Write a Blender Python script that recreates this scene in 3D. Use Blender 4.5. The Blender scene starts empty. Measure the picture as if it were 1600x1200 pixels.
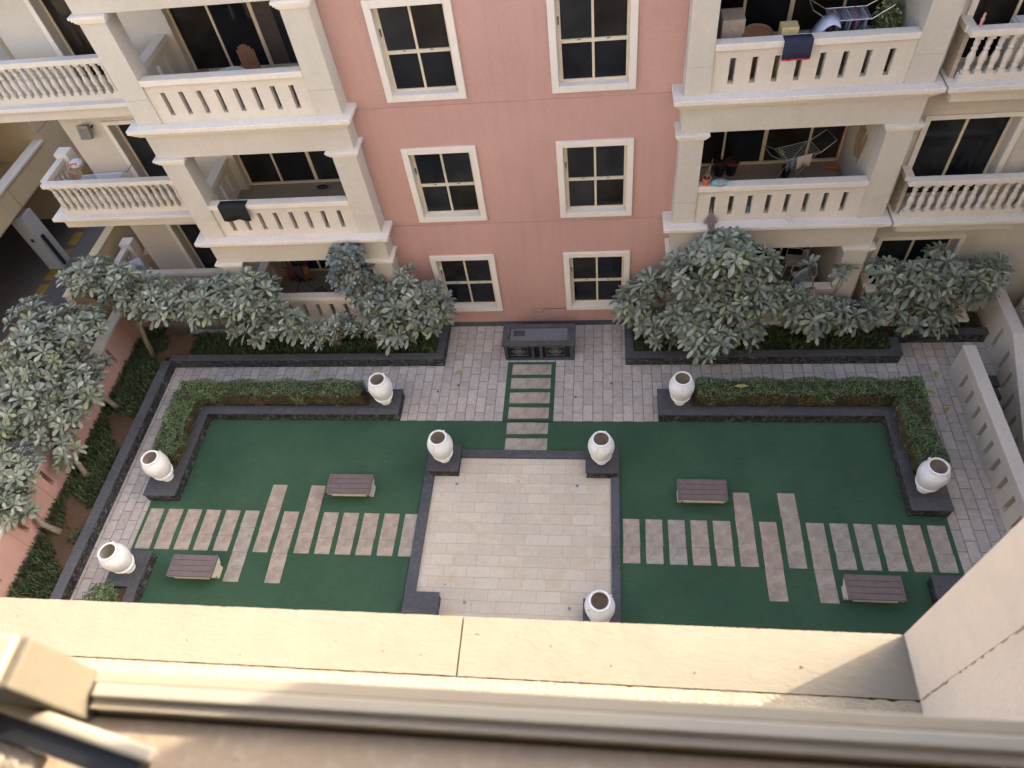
import bpy, math, random
from mathutils import Vector, Matrix
import numpy as np
S = bpy.context.scene
COL = S.collection
RAD = math.radians
random.seed(7)

# ------------------------------------------------------------------ camera
cam_d = bpy.data.cameras.new('camera'); cam = bpy.data.objects.new('camera', cam_d); COL.objects.link(cam)
a, b, c = RAD(37.633), RAD(-10.049), RAD(12.429)
rx = Matrix.Rotation(a, 3, 'X'); ro = Matrix.Rotation(b, 3, 'Z'); rz = Matrix.Rotation(c, 3, 'Z')
cam.matrix_world = Matrix.Translation((0.611, -13.80, 15.458)) @ (rz @ rx @ ro).to_4x4()
cam_d.sensor_width = 36.0; cam_d.lens = 1109.892 / 1600 * 36
cam_d.clip_start = 0.02; cam_d.clip_end = 400
cam_d.dof.use_dof = True; cam_d.dof.focus_distance = 17.0
cam_d.dof.aperture_fstop = 24.97 / 3.5
S.camera = cam

# ------------------------------------------------------------------ sky, sun, exposure
EL = RAD(22); AZ = math.atan2(0.447, 0.894)          # sun stands to the right and beyond the pink facade
w = bpy.data.worlds.new("World"); S.world = w; w.use_nodes = True
nt = w.node_tree; bg = nt.nodes['Background']
sky = nt.nodes.new('ShaderNodeTexSky'); sky.sky_type = 'NISHITA'; sky.sun_disc = False
sky.sun_elevation = EL; sky.sun_rotation = math.pi / 2 - AZ
sky.air_density = 0.8; sky.dust_density = 5.0; sky.ozone_density = 1.0
nt.links.new(sky.outputs[0], bg.inputs[0]); bg.inputs[1].default_value = 0.15
sd = bpy.data.lights.new('sun', 'SUN'); sun = bpy.data.objects.new('sun', sd); COL.objects.link(sun)
sd.energy = 2.0; sd.angle = RAD(0.53); sd.color = (1.0, 0.89, 0.71)
sv = Vector((math.cos(EL) * math.cos(AZ), math.cos(EL) * math.sin(AZ), math.sin(EL)))
sun.rotation_euler = sv.to_track_quat('Z', 'Y').to_euler()
sun.location = (30, 15, 40)
S.view_settings.view_transform = 'Standard'; S.view_settings.look = 'None'
S.view_settings.exposure = 2.68; S.view_settings.gamma = 1
S.render.engine = 'CYCLES'

# ------------------------------------------------------------------ materials
def newmat(name):
    m = bpy.data.materials.new(name); m.use_nodes = True
    return m, m.node_tree, m.node_tree.nodes['Principled BSDF']
def N(t, k, **kw):
    n = t.nodes.new(k)
    for x, y in kw.items(): setattr(n, x, y)
    return n
def ramp(t, stops):
    r = N(t, 'ShaderNodeValToRGB'); e = r.color_ramp.elements
    while len(e) < len(stops): e.new(0.5)
    for i, (p, c) in enumerate(stops):
        e[i].position = p; e[i].color = (*c, 1) if len(c) == 3 else c
    return r
def noise(t, scale, detail=4, rough=.55, vec=None, dist=0):
    n = N(t, 'ShaderNodeTexNoise'); n.inputs['Scale'].default_value = scale
    n.inputs['Detail'].default_value = detail; n.inputs['Roughness'].default_value = rough
    n.inputs['Distortion'].default_value = dist
    if vec is not None: t.links.new(vec, n.inputs['Vector'])
    return n
def mixc(t, fac, A, B, mode='MIX'):
    n = N(t, 'ShaderNodeMix', data_type='RGBA', blend_type=mode)
    for s, v in ((0, fac), (6, A), (7, B)):
        if isinstance(v, (int, float)): n.inputs[s].default_value = v
        elif isinstance(v, tuple): n.inputs[s].default_value = (*v, 1)
        else: t.links.new(v, n.inputs[s])
    return n.outputs[2]
def objco(t, scale=(1, 1, 1), rot=(0, 0, 0), loc=(0, 0, 0)):
    tc = N(t, 'ShaderNodeTexCoord'); mp = N(t, 'ShaderNodeMapping')
    mp.inputs['Scale'].default_value = scale; mp.inputs['Rotation'].default_value = rot; mp.inputs['Location'].default_value = loc
    t.links.new(tc.outputs['Object'], mp.inputs['Vector']); return mp.outputs[0]
def bump(t, p, h, strength=.3, dist=.01):
    b = N(t, 'ShaderNodeBump'); b.inputs['Strength'].default_value = strength; b.inputs['Distance'].default_value = dist
    t.links.new(h, b.inputs['Height']); t.links.new(b.outputs[0], p.inputs['Normal'])

def plaster(name, col, var=.10, rough=.85, dirt=None, dirt_amt=.5, dscale=3.0, bumpd=.003, streak=0.0, big=.6):
    m, t, p = newmat(name); co = objco(t)
    n1 = noise(t, big, 5, .6, co); n2 = noise(t, 14, 5, .6, co)
    lo = tuple(x * (1 - var) for x in col); hi = tuple(min(1, x * (1 + var)) for x in col)
    c = ramp(t, [(.3, lo), (.7, hi)]); t.links.new(n1.outputs[0], c.inputs[0]); out = c.outputs[0]
    r2 = ramp(t, [(.35, (.93, .93, .93)), (.65, (1, 1, 1))]); t.links.new(n2.outputs[0], r2.inputs[0])
    out = mixc(t, 1.0, out, r2.outputs[0], 'MULTIPLY')
    if streak:
        n4 = noise(t, 1.0, 5, .65, objco(t, (5, 5, .35))); r4 = ramp(t, [(.5, (1, 1, 1)), (.78, (1 - streak,) * 3)])
        t.links.new(n4.outputs[0], r4.inputs[0]); out = mixc(t, 1.0, out, r4.outputs[0], 'MULTIPLY')
    if dirt:
        n3 = noise(t, dscale, 8, .7, co, .4); r3 = ramp(t, [(.5, (0, 0, 0)), (.72, (dirt_amt,) * 3)])
        t.links.new(n3.outputs[0], r3.inputs[0]); out = mixc(t, r3.outputs[0], out, dirt)
    t.links.new(out, p.inputs['Base Color']); p.inputs['Roughness'].default_value = rough
    p.inputs['Specular IOR Level'].default_value = .25
    n5 = noise(t, 90, 3, .6, co); bump(t, p, n5.outputs[0], .35, bumpd)
    return m
def plain(name, col, rough=.6, metal=0, var=.12, spec=.4, scale=12):
    m, t, p = newmat(name); n = noise(t, scale, 3, .6, objco(t))
    c = ramp(t, [(.3, tuple(x * (1 - var) for x in col)), (.7, tuple(min(1, x * (1 + var)) for x in col))])
    t.links.new(n.outputs[0], c.inputs[0]); t.links.new(c.outputs[0], p.inputs['Base Color'])
    p.inputs['Roughness'].default_value = rough; p.inputs['Metallic'].default_value = metal
    p.inputs['Specular IOR Level'].default_value = spec
    return m
def glassm(name, ga=(.008, .009, .012), gb=(.018, .019, .023)):
    m, t, p = newmat(name)
    n = noise(t, 1.1, 3, .5, objco(t))
    c = ramp(t, [(.35, ga), (.7, gb)])
    t.links.new(n.outputs[0], c.inputs[0]); t.links.new(c.outputs[0], p.inputs['Base Color'])
    p.inputs['Roughness'].default_value = .06; p.inputs['Specular IOR Level'].default_value = .3
    n2 = noise(t, 2.5, 2, .4, objco(t)); bump(t, p, n2.outputs[0], .05, .02)
    return m
def brickmat(name, c1, c2, mortar, bw, rh, ms=.008, rotz=0, loc=(0, 0, 0), rough=.8, off=.5, stain=None, stain_amt=.6, stscale=1.2,
             axes='xy', bumpd=.006, var=.25, sq=1, smooth=.1, tint=None):
    m, t, p = newmat(name)
    if axes == 'xy': co = objco(t, rot=(0, 0, rotz), loc=loc)
    else:                                       # bricks laid on vertical faces: (x+y, z)
        tc = N(t, 'ShaderNodeTexCoord'); sp = N(t, 'ShaderNodeSeparateXYZ'); ad = N(t, 'ShaderNodeMath', operation='ADD'); cb = N(t, 'ShaderNodeCombineXYZ')
        t.links.new(tc.outputs['Object'], sp.inputs[0]); t.links.new(sp.outputs[0], ad.inputs[0]); t.links.new(sp.outputs[1], ad.inputs[1])
        t.links.new(ad.outputs[0], cb.inputs[0]); t.links.new(sp.outputs[2], cb.inputs[1]); co = cb.outputs[0]
    b = N(t, 'ShaderNodeTexBrick'); b.offset = off; b.squash = sq
    t.links.new(co, b.inputs['Vector'])
    b.inputs['Scale'].default_value = 1; b.inputs['Brick Width'].default_value = bw; b.inputs['Row Height'].default_value = rh
    b.inputs['Mortar Size'].default_value = ms; b.inputs['Mortar Smooth'].default_value = smooth; b.inputs['Bias'].default_value = 0
    b.inputs['Color1'].default_value = (*c1, 1); b.inputs['Color2'].default_value = (*c2, 1); b.inputs['Mortar'].default_value = (*mortar, 1)
    out = b.outputs[0]; oc = objco(t)
    n = noise(t, 9, 6, .65, oc); r = ramp(t, [(.3, (1 - var,) * 3), (.7, (1, 1, 1))]); t.links.new(n.outputs[0], r.inputs[0])
    out = mixc(t, 1., out, r.outputs[0], 'MULTIPLY')
    n0 = noise(t, .7, 3, .6, oc); r0 = ramp(t, [(.3, (.86, .86, .88)), (.7, (1.0, .98, .96))]); t.links.new(n0.outputs[0], r0.inputs[0])
    out = mixc(t, 1., out, r0.outputs[0], 'MULTIPLY')
    if stain:
        n3 = noise(t, stscale, 8, .7, oc, .6); r3 = ramp(t, [(.52, (0, 0, 0)), (.68, (stain_amt,) * 3)]); t.links.new(n3.outputs[0], r3.inputs[0])
        out = mixc(t, r3.outputs[0], out, stain)
    t.links.new(out, p.inputs['Base Color']); p.inputs['Roughness'].default_value = rough; p.inputs['Specular IOR Level'].default_value = .3
    inv = N(t, 'ShaderNodeMath', operation='SUBTRACT'); inv.inputs[0].default_value = 1; t.links.new(b.outputs['Fac'], inv.inputs[1])
    ad2 = N(t, 'ShaderNodeMath', operation='MULTIPLY_ADD'); t.links.new(n.outputs[0], ad2.inputs[0]); ad2.inputs[1].default_value = .35; t.links.new(inv.outputs[0], ad2.inputs[2])
    bump(t, p, ad2.outputs[0], .7, bumpd)
    return m
def leafmat(name, stops, rough=.5, spec=.4):
    m, t, p = newmat(name); g = N(t, 'ShaderNodeNewGeometry')
    r = ramp(t, stops); t.links.new(g.outputs['Random Per Island'], r.inputs[0])
    n = noise(t, 2.6, 4, .65, objco(t)); r2 = ramp(t, [(.32, (.68, .69, .69)), (.68, (1.25, 1.22, 1.16))]); t.links.new(n.outputs[0], r2.inputs[0])
    out = mixc(t, 1., r.outputs[0], r2.outputs[0], 'MULTIPLY')
    t.links.new(out, p.inputs['Base Color']); p.inputs['Roughness'].default_value = rough; p.inputs['Specular IOR Level'].default_value = spec
    return m

M = {}
M['pink'] = plaster('pink_render', (.49, .295, .25), .07, .9, streak=.09, big=.35)
M['cream'] = plaster('cream_render', (.54, .49, .415), .05, .9, streak=.06)
M['cream2'] = plaster('cream_parapet', (.61, .54, .45), .05, .9, streak=.05)
M['white'] = plaster('white_trim', (.72, .655, .575), .05, .8, dirt=(.46, .43, .40), dirt_amt=.35, dscale=14, streak=.06)
M['rail'] = plaster('painted_rail', (.69, .62, .53), .04, .8, dirt=(.5, .46, .42), dirt_amt=.2, dscale=9, streak=.03)
M['ledge'] = plaster('weathered_ledge', (.70, .63, .55), .07, .85, dirt=(.42, .39, .36), dirt_amt=.5, dscale=22, streak=.05)
M['tan'] = plaster('tan_render', (.56, .45, .29), .07, .9, streak=.08)
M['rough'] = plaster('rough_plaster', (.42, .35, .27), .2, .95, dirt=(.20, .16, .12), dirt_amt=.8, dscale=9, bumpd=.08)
M['frame'] = plain('cream_aluminium', (.60, .52, .38), .45, 0, .05)
M['glass'] = glassm('dark_glass')
GL = [M['glass'], M['glass'], glassm('dark_glass_dusty', (.016, .017, .018), (.032, .033, .036)), glassm('dark_glass_warm', (.012, .010, .009), (.030, .026, .022))]
M['floor'] = brickmat('balcony_tiles', (.30, .25, .19), (.33, .28, .21), (.2, .17, .13), .45, .45, .004, off=0, rough=.5, var=.1, bumpd=.001)
M['dark'] = plain('dark_void', (.02, .02, .02), .9)
M['black'] = plain('black_plastic', (.015, .015, .017), .45)
M['slate'] = brickmat('slate_cap', (.085, .085, .092), (.10, .10, .108), (.05, .05, .055), .8, .6, .004, rough=.5, var=.35, stain=(.16, .155, .15), stain_amt=.3, stscale=7, bumpd=.002)
M['ledger'] = brickmat('slate_cladding', (.032, .033, .037), (.11, .11, .115), (.010, .010, .011), .20, .058, .007, rough=.75, axes='v', var=.5, stain=(.36, .35, .34), stain_amt=.5, stscale=9, bumpd=.02)
M['kerb'] = plaster('dark_kerb_stone', (.075, .077, .085), .3, .6, dirt=(.20, .195, .19), dirt_amt=.5, dscale=16)
M['paving'] = brickmat('courtyard_stone', (.46, .41, .365), (.58, .52, .47), (.27, .235, .20), .52, .262, .013, rotz=RAD(90), rough=.8, var=.3, stain=(.27, .25, .24), stain_amt=.4, stscale=1.5, bumpd=.012, smooth=.5)
M['terrace'] = brickmat('terrace_stone', (.60, .53, .42), (.66, .59, .48), (.47, .385, .30), .545, .272, .005, off=.37, rough=.65, var=.12, stain=(.52, .40, .27), stain_amt=.75, stscale=1.9, bumpd=.004, loc=(.2, .09, 0))
M['drain'] = plain('drain_grey', (.22, .21, .21), .6)
M['soil'] = plaster('red_soil', (.095, .058, .036), .35, .95, dirt=(.05, .04, .022), dirt_amt=.85, dscale=4, bumpd=.03)
M['urn'] = plaster('white_urn_glaze', (.84, .83, .81), .03, .5, dirt=(.6, .58, .55), dirt_amt=.3)
M['urn_in'] = plain('urn_inside', (.50, .43, .35), .9)
M['bench_w'] = plaster('bench_concrete', (.66, .62, .52), .05, .8, dirt=(.3, .28, .22), dirt_amt=.5, dscale=8)
M['bench_s'] = brickmat('bench_slats', (.135, .10, .105), (.16, .12, .125), (.02, .015, .015), 3.0, .14, .006, rough=.6, var=.15, bumpd=.004, off=0, loc=(0, .14, 0))
M['bark'] = plain('pale_bark', (.20, .17, .13), .85, var=.35, scale=20)
M['leaf'] = leafmat('dusty_leaf', [(0, (.11, .135, .10)), (.45, (.175, .20, .155)), (.8, (.25, .275, .225)), (.93, (.34, .355, .30)), (1, (.19, .24, .07))], .5, .35)
M['leaf_b'] = leafmat('small_blue_leaf', [(0, (.07, .09, .08)), (.5, (.14, .165, .15)), (1, (.25, .27, .25))], .5, .4)
M['hedge'] = leafmat('hedge_leaf', [(0, (.045, .075, .032)), (.5, (.095, .150, .062)), (.85, (.15, .205, .095)), (1, (.27, .29, .17))], .5, .35)
M['hedge_br'] = leafmat('bare_hedge_twig', [(0, (.10, .065, .035)), (.6, (.19, .13, .07)), (1, (.12, .13, .05))], .8, .2)
M['grass'] = leafmat('ground_cover_blade', [(0, (.022, .036, .015)), (.6, (.042, .068, .026)), (1, (.085, .11, .045))], .5, .3)
M['bush'] = leafmat('balcony_bush_leaf', [(0, (.06, .10, .03)), (.6, (.14, .20, .06)), (1, (.40, .42, .25))], .5, .3)
M['terracotta'] = plain('terracotta', (.42, .13, .06), .8)
M['steel'] = plain('thin_steel', (.45, .45, .46), .3, .8)
M['plastic_w'] = plain('white_plastic', (.55, .53, .50), .45)
M['card'] = plain('cardboard', (.34, .22, .12), .85)
M['wood'] = plain('brown_wood', (.30, .14, .07), .6)
M['wicker'] = plain('wicker', (.25, .17, .10), .8, var=.4, scale=60)

def turf():
    m, t, p = newmat('artificial_turf'); co = objco(t)
    n = noise(t, .5, 4, .6, co); c = ramp(t, [(.3, (.036, .084, .048)), (.7, (.056, .116, .068))]); t.links.new(n.outputs[0], c.inputs[0])
    n2 = noise(t, 1, 4, .6, objco(t, (4, 90, 1))); r2 = ramp(t, [(.3, (.78, .78, .78)), (.7, (1.15, 1.15, 1.15))]); t.links.new(n2.outputs[0], r2.inputs[0])
    out = mixc(t, 1, c.outputs[0], r2.outputs[0], 'MULTIPLY')
    n3 = noise(t, 3, 8, .75, co); r3 = ramp(t, [(.5, (0, 0, 0)), (.72, (.5,) * 3)]); t.links.new(n3.outputs[0], r3.inputs[0])
    out = mixc(t, r3.outputs[0], out, (.085, .10, .07))
    v = N(t, 'ShaderNodeTexVoronoi'); v.inputs['Scale'].default_value = 1.6; t.links.new(co, v.inputs['Vector'])
    r4 = ramp(t, [(0, (1, 1, 1)), (.022, (0, 0, 0))]); t.links.new(v.outputs['Distance'], r4.inputs[0]); out = mixc(t, r4.outputs[0], out, (.4, .4, .36))
    # seams between the rolls, every 2 m
    sp = N(t, 'ShaderNodeSeparateXYZ'); t.links.new(co, sp.inputs[0])
    mo = N(t, 'ShaderNodeMath', operation='PINGPONG'); t.links.new(sp.outputs[1], mo.inputs[0]); mo.inputs[1].default_value = 1.18
    r5 = ramp(t, [(0, (.5,) * 3), (.006, (0, 0, 0))]); t.links.new(mo.outputs[0], r5.inputs[0]); out = mixc(t, r5.outputs[0], out, (.10, .15, .10))
    t.links.new(out, p.inputs['Base Color']); p.inputs['Roughness'].default_value = .9; p.inputs['Specular IOR Level'].default_value = .15
    n6 = noise(t, 160, 2, .6, co); bump(t, p, n6.outputs[0], .8, .012)
    return m
M['turf'] = turf()
def slabmat(i, col):
    m, t, p = newmat('stepping_stone_%s' % 'abcd'[i]); co = objco(t)
    n = noise(t, 2.2, 8, .7, co, 1.2); c = ramp(t, [(.3, tuple(x * .68 for x in col)), (.48, col), (.60, (col[0] * 1.3, col[1] * 1.33, col[2] * 1.36)), (.64, tuple(x * .7 for x in col))])
    t.links.new(n.outputs[0], c.inputs[0]); t.links.new(c.outputs[0], p.inputs['Base Color']); p.inputs['Roughness'].default_value = .8
    n2 = noise(t, 30, 6, .7, co); bump(t, p, n2.outputs[0], .5, .006)
    return m
SLAB = [slabmat(0, (.325, .26, .205)), slabmat(1, (.31, .265, .215)), slabmat(2, (.335, .27, .215)), slabmat(3, (.29, .255, .215))]

# ------------------------------------------------------------------ mesh helpers
class MB:
    def __init__(s): s.v = []; s.f = []
    def add(s, vs, fs):
        o = len(s.v); s.v += [tuple(v) for v in vs]; s.f += [tuple(i + o for i in f) for f in fs]; return s
    def box(s, x0, x1, y0, y1, z0, z1):
        if x0 > x1: x0, x1 = x1, x0
        if y0 > y1: y0, y1 = y1, y0
        return s.add([(x0, y0, z0), (x1, y0, z0), (x1, y1, z0), (x0, y1, z0), (x0, y0, z1), (x1, y0, z1), (x1, y1, z1), (x0, y1, z1)],
                     [(0, 3, 2, 1), (4, 5, 6, 7), (0, 1, 5, 4), (1, 2, 6, 5), (2, 3, 7, 6), (3, 0, 4, 7)])
    def obox(s, c, size, rot):                  # oriented box, rot = euler tuple
        R = Matrix.Rotation(rot[2], 3, 'Z') @ Matrix.Rotation(rot[1], 3, 'Y') @ Matrix.Rotation(rot[0], 3, 'X')
        hx, hy, hz = [k / 2 for k in size]; vs = []
        for z in (-hz, hz):
            for x, y in ((-hx, -hy), (hx, -hy), (hx, hy), (-hx, hy)): vs.append(Vector(c) + R @ Vector((x, y, z)))
        return s.add(vs, [(0, 3, 2, 1), (4, 5, 6, 7), (0, 1, 5, 4), (1, 2, 6, 5), (2, 3, 7, 6), (3, 0, 4, 7)])
    def tube(s, pts, rad, n=6, cap=True):
        pts = [Vector(p) for p in pts]
        if not hasattr(rad, '__len__'): rad = [rad] * len(pts)
        vs = []; fs = []; up = Vector((0, 0, 1)); prev = None
        for i, p in enumerate(pts):
            d = (pts[min(i + 1, len(pts) - 1)] - pts[max(i - 1, 0)]).normalized()
            x = d.cross(up) if prev is None else prev - d * prev.dot(d)
            if x.length < 1e-3: x = d.cross(Vector((1, 0, 0)))
            x.normalize(); prev = x; y = d.cross(x)
            for k in range(n):
                t = 2 * math.pi * k / n; vs.append(p + (x * math.cos(t) + y * math.sin(t)) * rad[i])
        for i in range(len(pts) - 1):
            for k in range(n):
                k2 = (k + 1) % n; fs.append((i * n + k, i * n + k2, (i + 1) * n + k2, (i + 1) * n + k))
        if cap: fs.append(tuple(range(n))[::-1]); fs.append(tuple((len(pts) - 1) * n + k for k in range(n)))
        return s.add(vs, fs)
    def lathe(s, prof, c=(0, 0, 0), n=24):
        vs = []; fs = []
        for r, z in prof:
            for k in range(n):
                t = 2 * math.pi * k / n; vs.append((c[0] + r * math.cos(t), c[1] + r * math.sin(t), c[2] + z))
        for i in range(len(prof) - 1):
            for k in range(n):
                k2 = (k + 1) % n; fs.append((i * n + k, i * n + k2, (i + 1) * n + k2, (i + 1) * n + k))
        fs.append(tuple(range(n))[::-1]); fs.append(tuple((len(prof) - 1) * n + k for k in range(n)))
        return s.add(vs, fs)
    def prism(s, poly, axis, a0, a1):           # poly in the two other axes, extruded along axis
        n = len(poly); vs = []
        for a_ in (a0, a1):
            for u, v in poly:
                vs.append({'x': (a_, u, v), 'y': (u, a_, v), 'z': (u, v, a_)}[axis])
        fs = [tuple(range(n))[::-1], tuple(range(n, 2 * n))] + [(i, (i + 1) % n, n + (i + 1) % n, n + i) for i in range(n)]
        return s.add(vs, fs)
ORI = {}
def origin(o): return ORI.get(o.name, Vector((0, 0, 0)))
def mesh(name, mb, mat, parent=None, loc=None, bevel=0, smooth=False, rot=None):
    """mb is in world coordinates; the object gets its own origin (loc) or its parent's."""
    base = origin(parent) if parent is not None else Vector(loc or (0, 0, 0))
    if parent is not None and loc is not None: base = Vector(loc)
    me = bpy.data.meshes.new(name); me.from_pydata([tuple(Vector(v) - base) for v in mb.v], [], mb.f); me.update()
    me.materials.append(mat)
    if smooth: me.polygons.foreach_set('use_smooth', [True] * len(me.polygons))
    o = bpy.data.objects.new(name, me); COL.objects.link(o)
    if parent is not None:
        o.parent = parent; o.location = base - origin(parent)
    else: o.location = base
    ORI[o.name] = base.copy()
    if bevel:
        bv = o.modifiers.new('bevel', 'BEVEL'); bv.width = bevel; bv.segments = 2; bv.limit_method = 'ANGLE'; bv.angle_limit = RAD(40)
    return o
def tag(o, label, cat, group=None):
    o['label'] = label; o['category'] = cat
    if group: o['group'] = group
    return o
def thing(name, label, cat, loc, group=None):
    o = bpy.data.objects.new(name, None); COL.objects.link(o); o.location = loc; o.empty_display_size = .1
    ORI[o.name] = Vector(loc); return tag(o, label, cat, group)
def copy_tree(o, parent=None):
    c_ = o.copy(); COL.objects.link(c_)
    if parent is not None: c_.parent = parent
    ORI[c_.name] = origin(o).copy()
    for ch in list(o.children): copy_tree(ch, c_)
    return c_
def dup(o, loc, label, rz=None, sc=None):
    c_ = copy_tree(o); c_.location = loc; c_['label'] = label; ORI[c_.name] = Vector(loc)
    if rz is not None: c_.rotation_euler.z = rz
    if sc: c_.scale = sc
    return c_
def struct(name, mb, mat, **k):
    o = mesh(name, mb, mat, **k); o['kind'] = 'structure'; return o
def wall_holes(mb, x0, x1, z0, z1, y0, y1, holes):
    """wall slab facing -y with rectangular holes [(hx0,hx1,hz0,hz1)] in non overlapping columns"""
    xs = sorted(set([x0, x1] + [h[0] for h in holes] + [h[1] for h in holes]))
    for xa, xb in zip(xs, xs[1:]):
        col = sorted([h for h in holes if h[0] <= xa + 1e-6 and h[1] >= xb - 1e-6], key=lambda h: h[2]); z = z0
        for h in col:
            if h[2] > z: mb.box(xa, xb, y0, y1, z, h[2])
            z = h[3]
        if z < z1: mb.box(xa, xb, y0, y1, z, z1)
    return mb

CX = -1.48                                       # axis of symmetry of the court
# ================================================================== GROUND
g = MB(); g.box(-160, 160, -160, 160, -1.6, -1.2)
struct('ground', g, plaster('ground_concrete', (.16, .14, .13), .12, .9))
g = MB(); g.box(-26, -13.9, -30, 45, -1.196, -1.19)
road_m = plaster('asphalt_road', (.115, .098, .095), .18, .85, dirt=(.12, .10, .10), dirt_amt=.5, dscale=1.2)
struct('road', g, road_m)
g = MB(); g.box(-18.35, -14.2, -30, 45, -1.19, -1.176)
struct('pavement', g, brickmat('pavement_blocks', (.125, .095, .10), (.15, .115, .118), (.08, .065, .065), .4, .2, .006, rough=.85, var=.2))
for k in range(16):
    y = -4 + k * .95; g = MB(); g.box(-20.0, -19.62, y, y + .72, -1.189, -1.182)
    o = mesh('road_marking', g, plaster('yellow_road_paint', (.30, .20, .035), .15, .8, dirt=(.10, .085, .07), dirt_amt=.85, dscale=6) if k == 0 else bpy.data.materials['yellow_road_paint'], loc=(-19.8, y, -1.19)); o['kind'] = 'structure'

g = MB(); g.box(-12.2, 9.58, -13.3, 0, -1.2, 0); g.box(9.58, 10.45, -1.9, 0.02, -1.2, -.002)
struct('courtyard_paving', g, M['paving'])
# artificial turf: shaped sheets 4 mm and more above the paving
g = MB()
zt = .012
def sheet(x0, x1, y0, y1, z=zt): g.box(x0, x1, y0, y1, .0, z)
sheet(-10.33, 7.37, -4.34, -3.395); sheet(-11.12, -3.95, -13, -4.34); sheet(.92, 8.17, -13, -4.34)
sheet(-2.12, -.77, -3.42, -1.40)
struct('artificial_turf', g, M['turf'])
g = MB(); g.box(-3.70, .72, -13, -4.55, 0, .016)
struct('terrace', g, M['terrace'])
g = MB()
g.box(-3.95, -3.70, -13, -4.33, 0, .09); g.box(.72, .92, -13, -4.33, 0, .09); g.box(-3.70, .72, -4.55, -4.33, 0, .09)
tag(mesh('terrace_kerb', g, M['kerb'], loc=(CX, -4.4, 0), bevel=.01), 'dark stone kerb framing the pale square terrace on three sides', 'kerb')
# small drain covers
DR = [(-3.1, -5.30, .03), (-.1, -5.3, .03), (-1.55, -5.2, .015), (-3.05, -7.9, .015), (-2.55, -8.3, .03), (-.2, -8.35, .03)]
for i, (x, y, r) in enumerate(DR):
    g = MB(); g.lathe([(r * 1.3, 0), (r * 1.3, .004), (r, .005)], (x, y, .016), 14)
    lab = ['round drain spot near the upper left corner of the terrace', 'round drain spot near the upper right corner of the terrace', 'tiny round spot midway along the upper terrace edge',
           'tiny round spot near the left edge of the terrace', 'round drain spot near the empty pedestal', 'round drain spot beside the lower right urn of the terrace'][i]
    tag(mesh('drain_cover', g, M['drain'], loc=(x, y, .016)), lab, 'drain cover', 'round drain spots in the terrace')
for i, (x, y) in enumerate([(-4.0, -2.42), (-3.45, -2.2), (.75, -2.15), (-.2, -2.6)]):
    g = MB(); g.box(x - .03, x + .03, y - .03, y + .03, 0, .005)
    lab = ['left drain on the paving beside the left pedestal', 'small drain left of the stepping stones', 'drain on the paving right of the stepping stones', 'small drain close to the right edge of the stepping stone strip'][i]
    tag(mesh('floor_drain', g, M['kerb'], loc=(x, y, 0)), lab, 'drain', 'drains in the stone paving')

# ---- stepping stones
def ordn(i): return ['first', 'second', 'third', 'fourth', 'fifth', 'sixth', 'seventh', 'eighth', 'ninth', 'tenth', 'eleventh', 'twelfth', 'thirteenth', 'fourteenth'][i]
def slab(x0, x1, y0, y1, cuts, lab, grp, mi):
    g = MB(); ys = [y1]
    for c_ in cuts: ys.append(y1 - (y1 - y0) * c_)
    ys.append(y0)
    for ya, yb in zip(ys, ys[1:]):
        j = lambda: random.uniform(-.009, .009)
        q = [(x0 + j(), yb + .002), (x1 + j(), yb + .002), (x1 + j(), ya - .002), (x0 + j(), ya - .002)]; zt_ = .024 + random.uniform(0, .003)
        if len(ys) == 2: q = [(x0 + j(), y0 + j()), ((x0 + x1) / 2, y0 + j()), (x1 + j(), y0 + j()), (x1 + j(), y1 + j()), ((x0 + x1) / 2, y1 + j()), (x0 + j(), y1 + j())]
        g.prism(q, 'z', 0, zt_)
    o = mesh('stone_slab', g, SLAB[mi], loc=((x0 + x1) / 2, (y0 + y1) / 2, 0), bevel=.006)
    tag(o, lab, 'stone slab', grp)
for side in (0, 1):
    for i in range(14):
        x0 = (-11.03 + i * .519) if side == 0 else (.99 + i * .515)
        y1, y0 = -6.155, -7.26; cuts = [.62] if i % 2 else [.64]
        ext = ''
        if i in (5, 7) and side == 0 or i in (6, 8) and side == 1: y0 = -8.02; cuts = [.25, .6]; ext = 'long '
        if i in (6, 8) and side == 0 or i in (5, 7) and side == 1: y1 = -5.41; cuts = [.34, .7]; ext = 'long '
        lab = '%s%s slab from the left in the stone row on the turf %s of the terrace' % (ext, ordn(i), 'left' if side == 0 else 'right')
        mi = (random.choice([0, 0, 1, 2]) if side == 0 else random.choice([0, 1, 3] if i < 7 else [1, 3, 3]))
        if side == 1 and i == 12: mi = 0
        slab(x0, x0 + .385, y0, y1, cuts, lab, 'stone slabs in the row %s of the terrace' % ('left' if side == 0 else 'right'), mi)
for i in range(6):
    y1 = -1.49 - i * .489
    slab(-1.975, -.89, y1 - .352, y1, [], '%s stepping stone from the dark stone box towards the terrace' % ordn(i), 'stepping stones from the stone box to the terrace', random.choice([0, 1, 3]))

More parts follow.
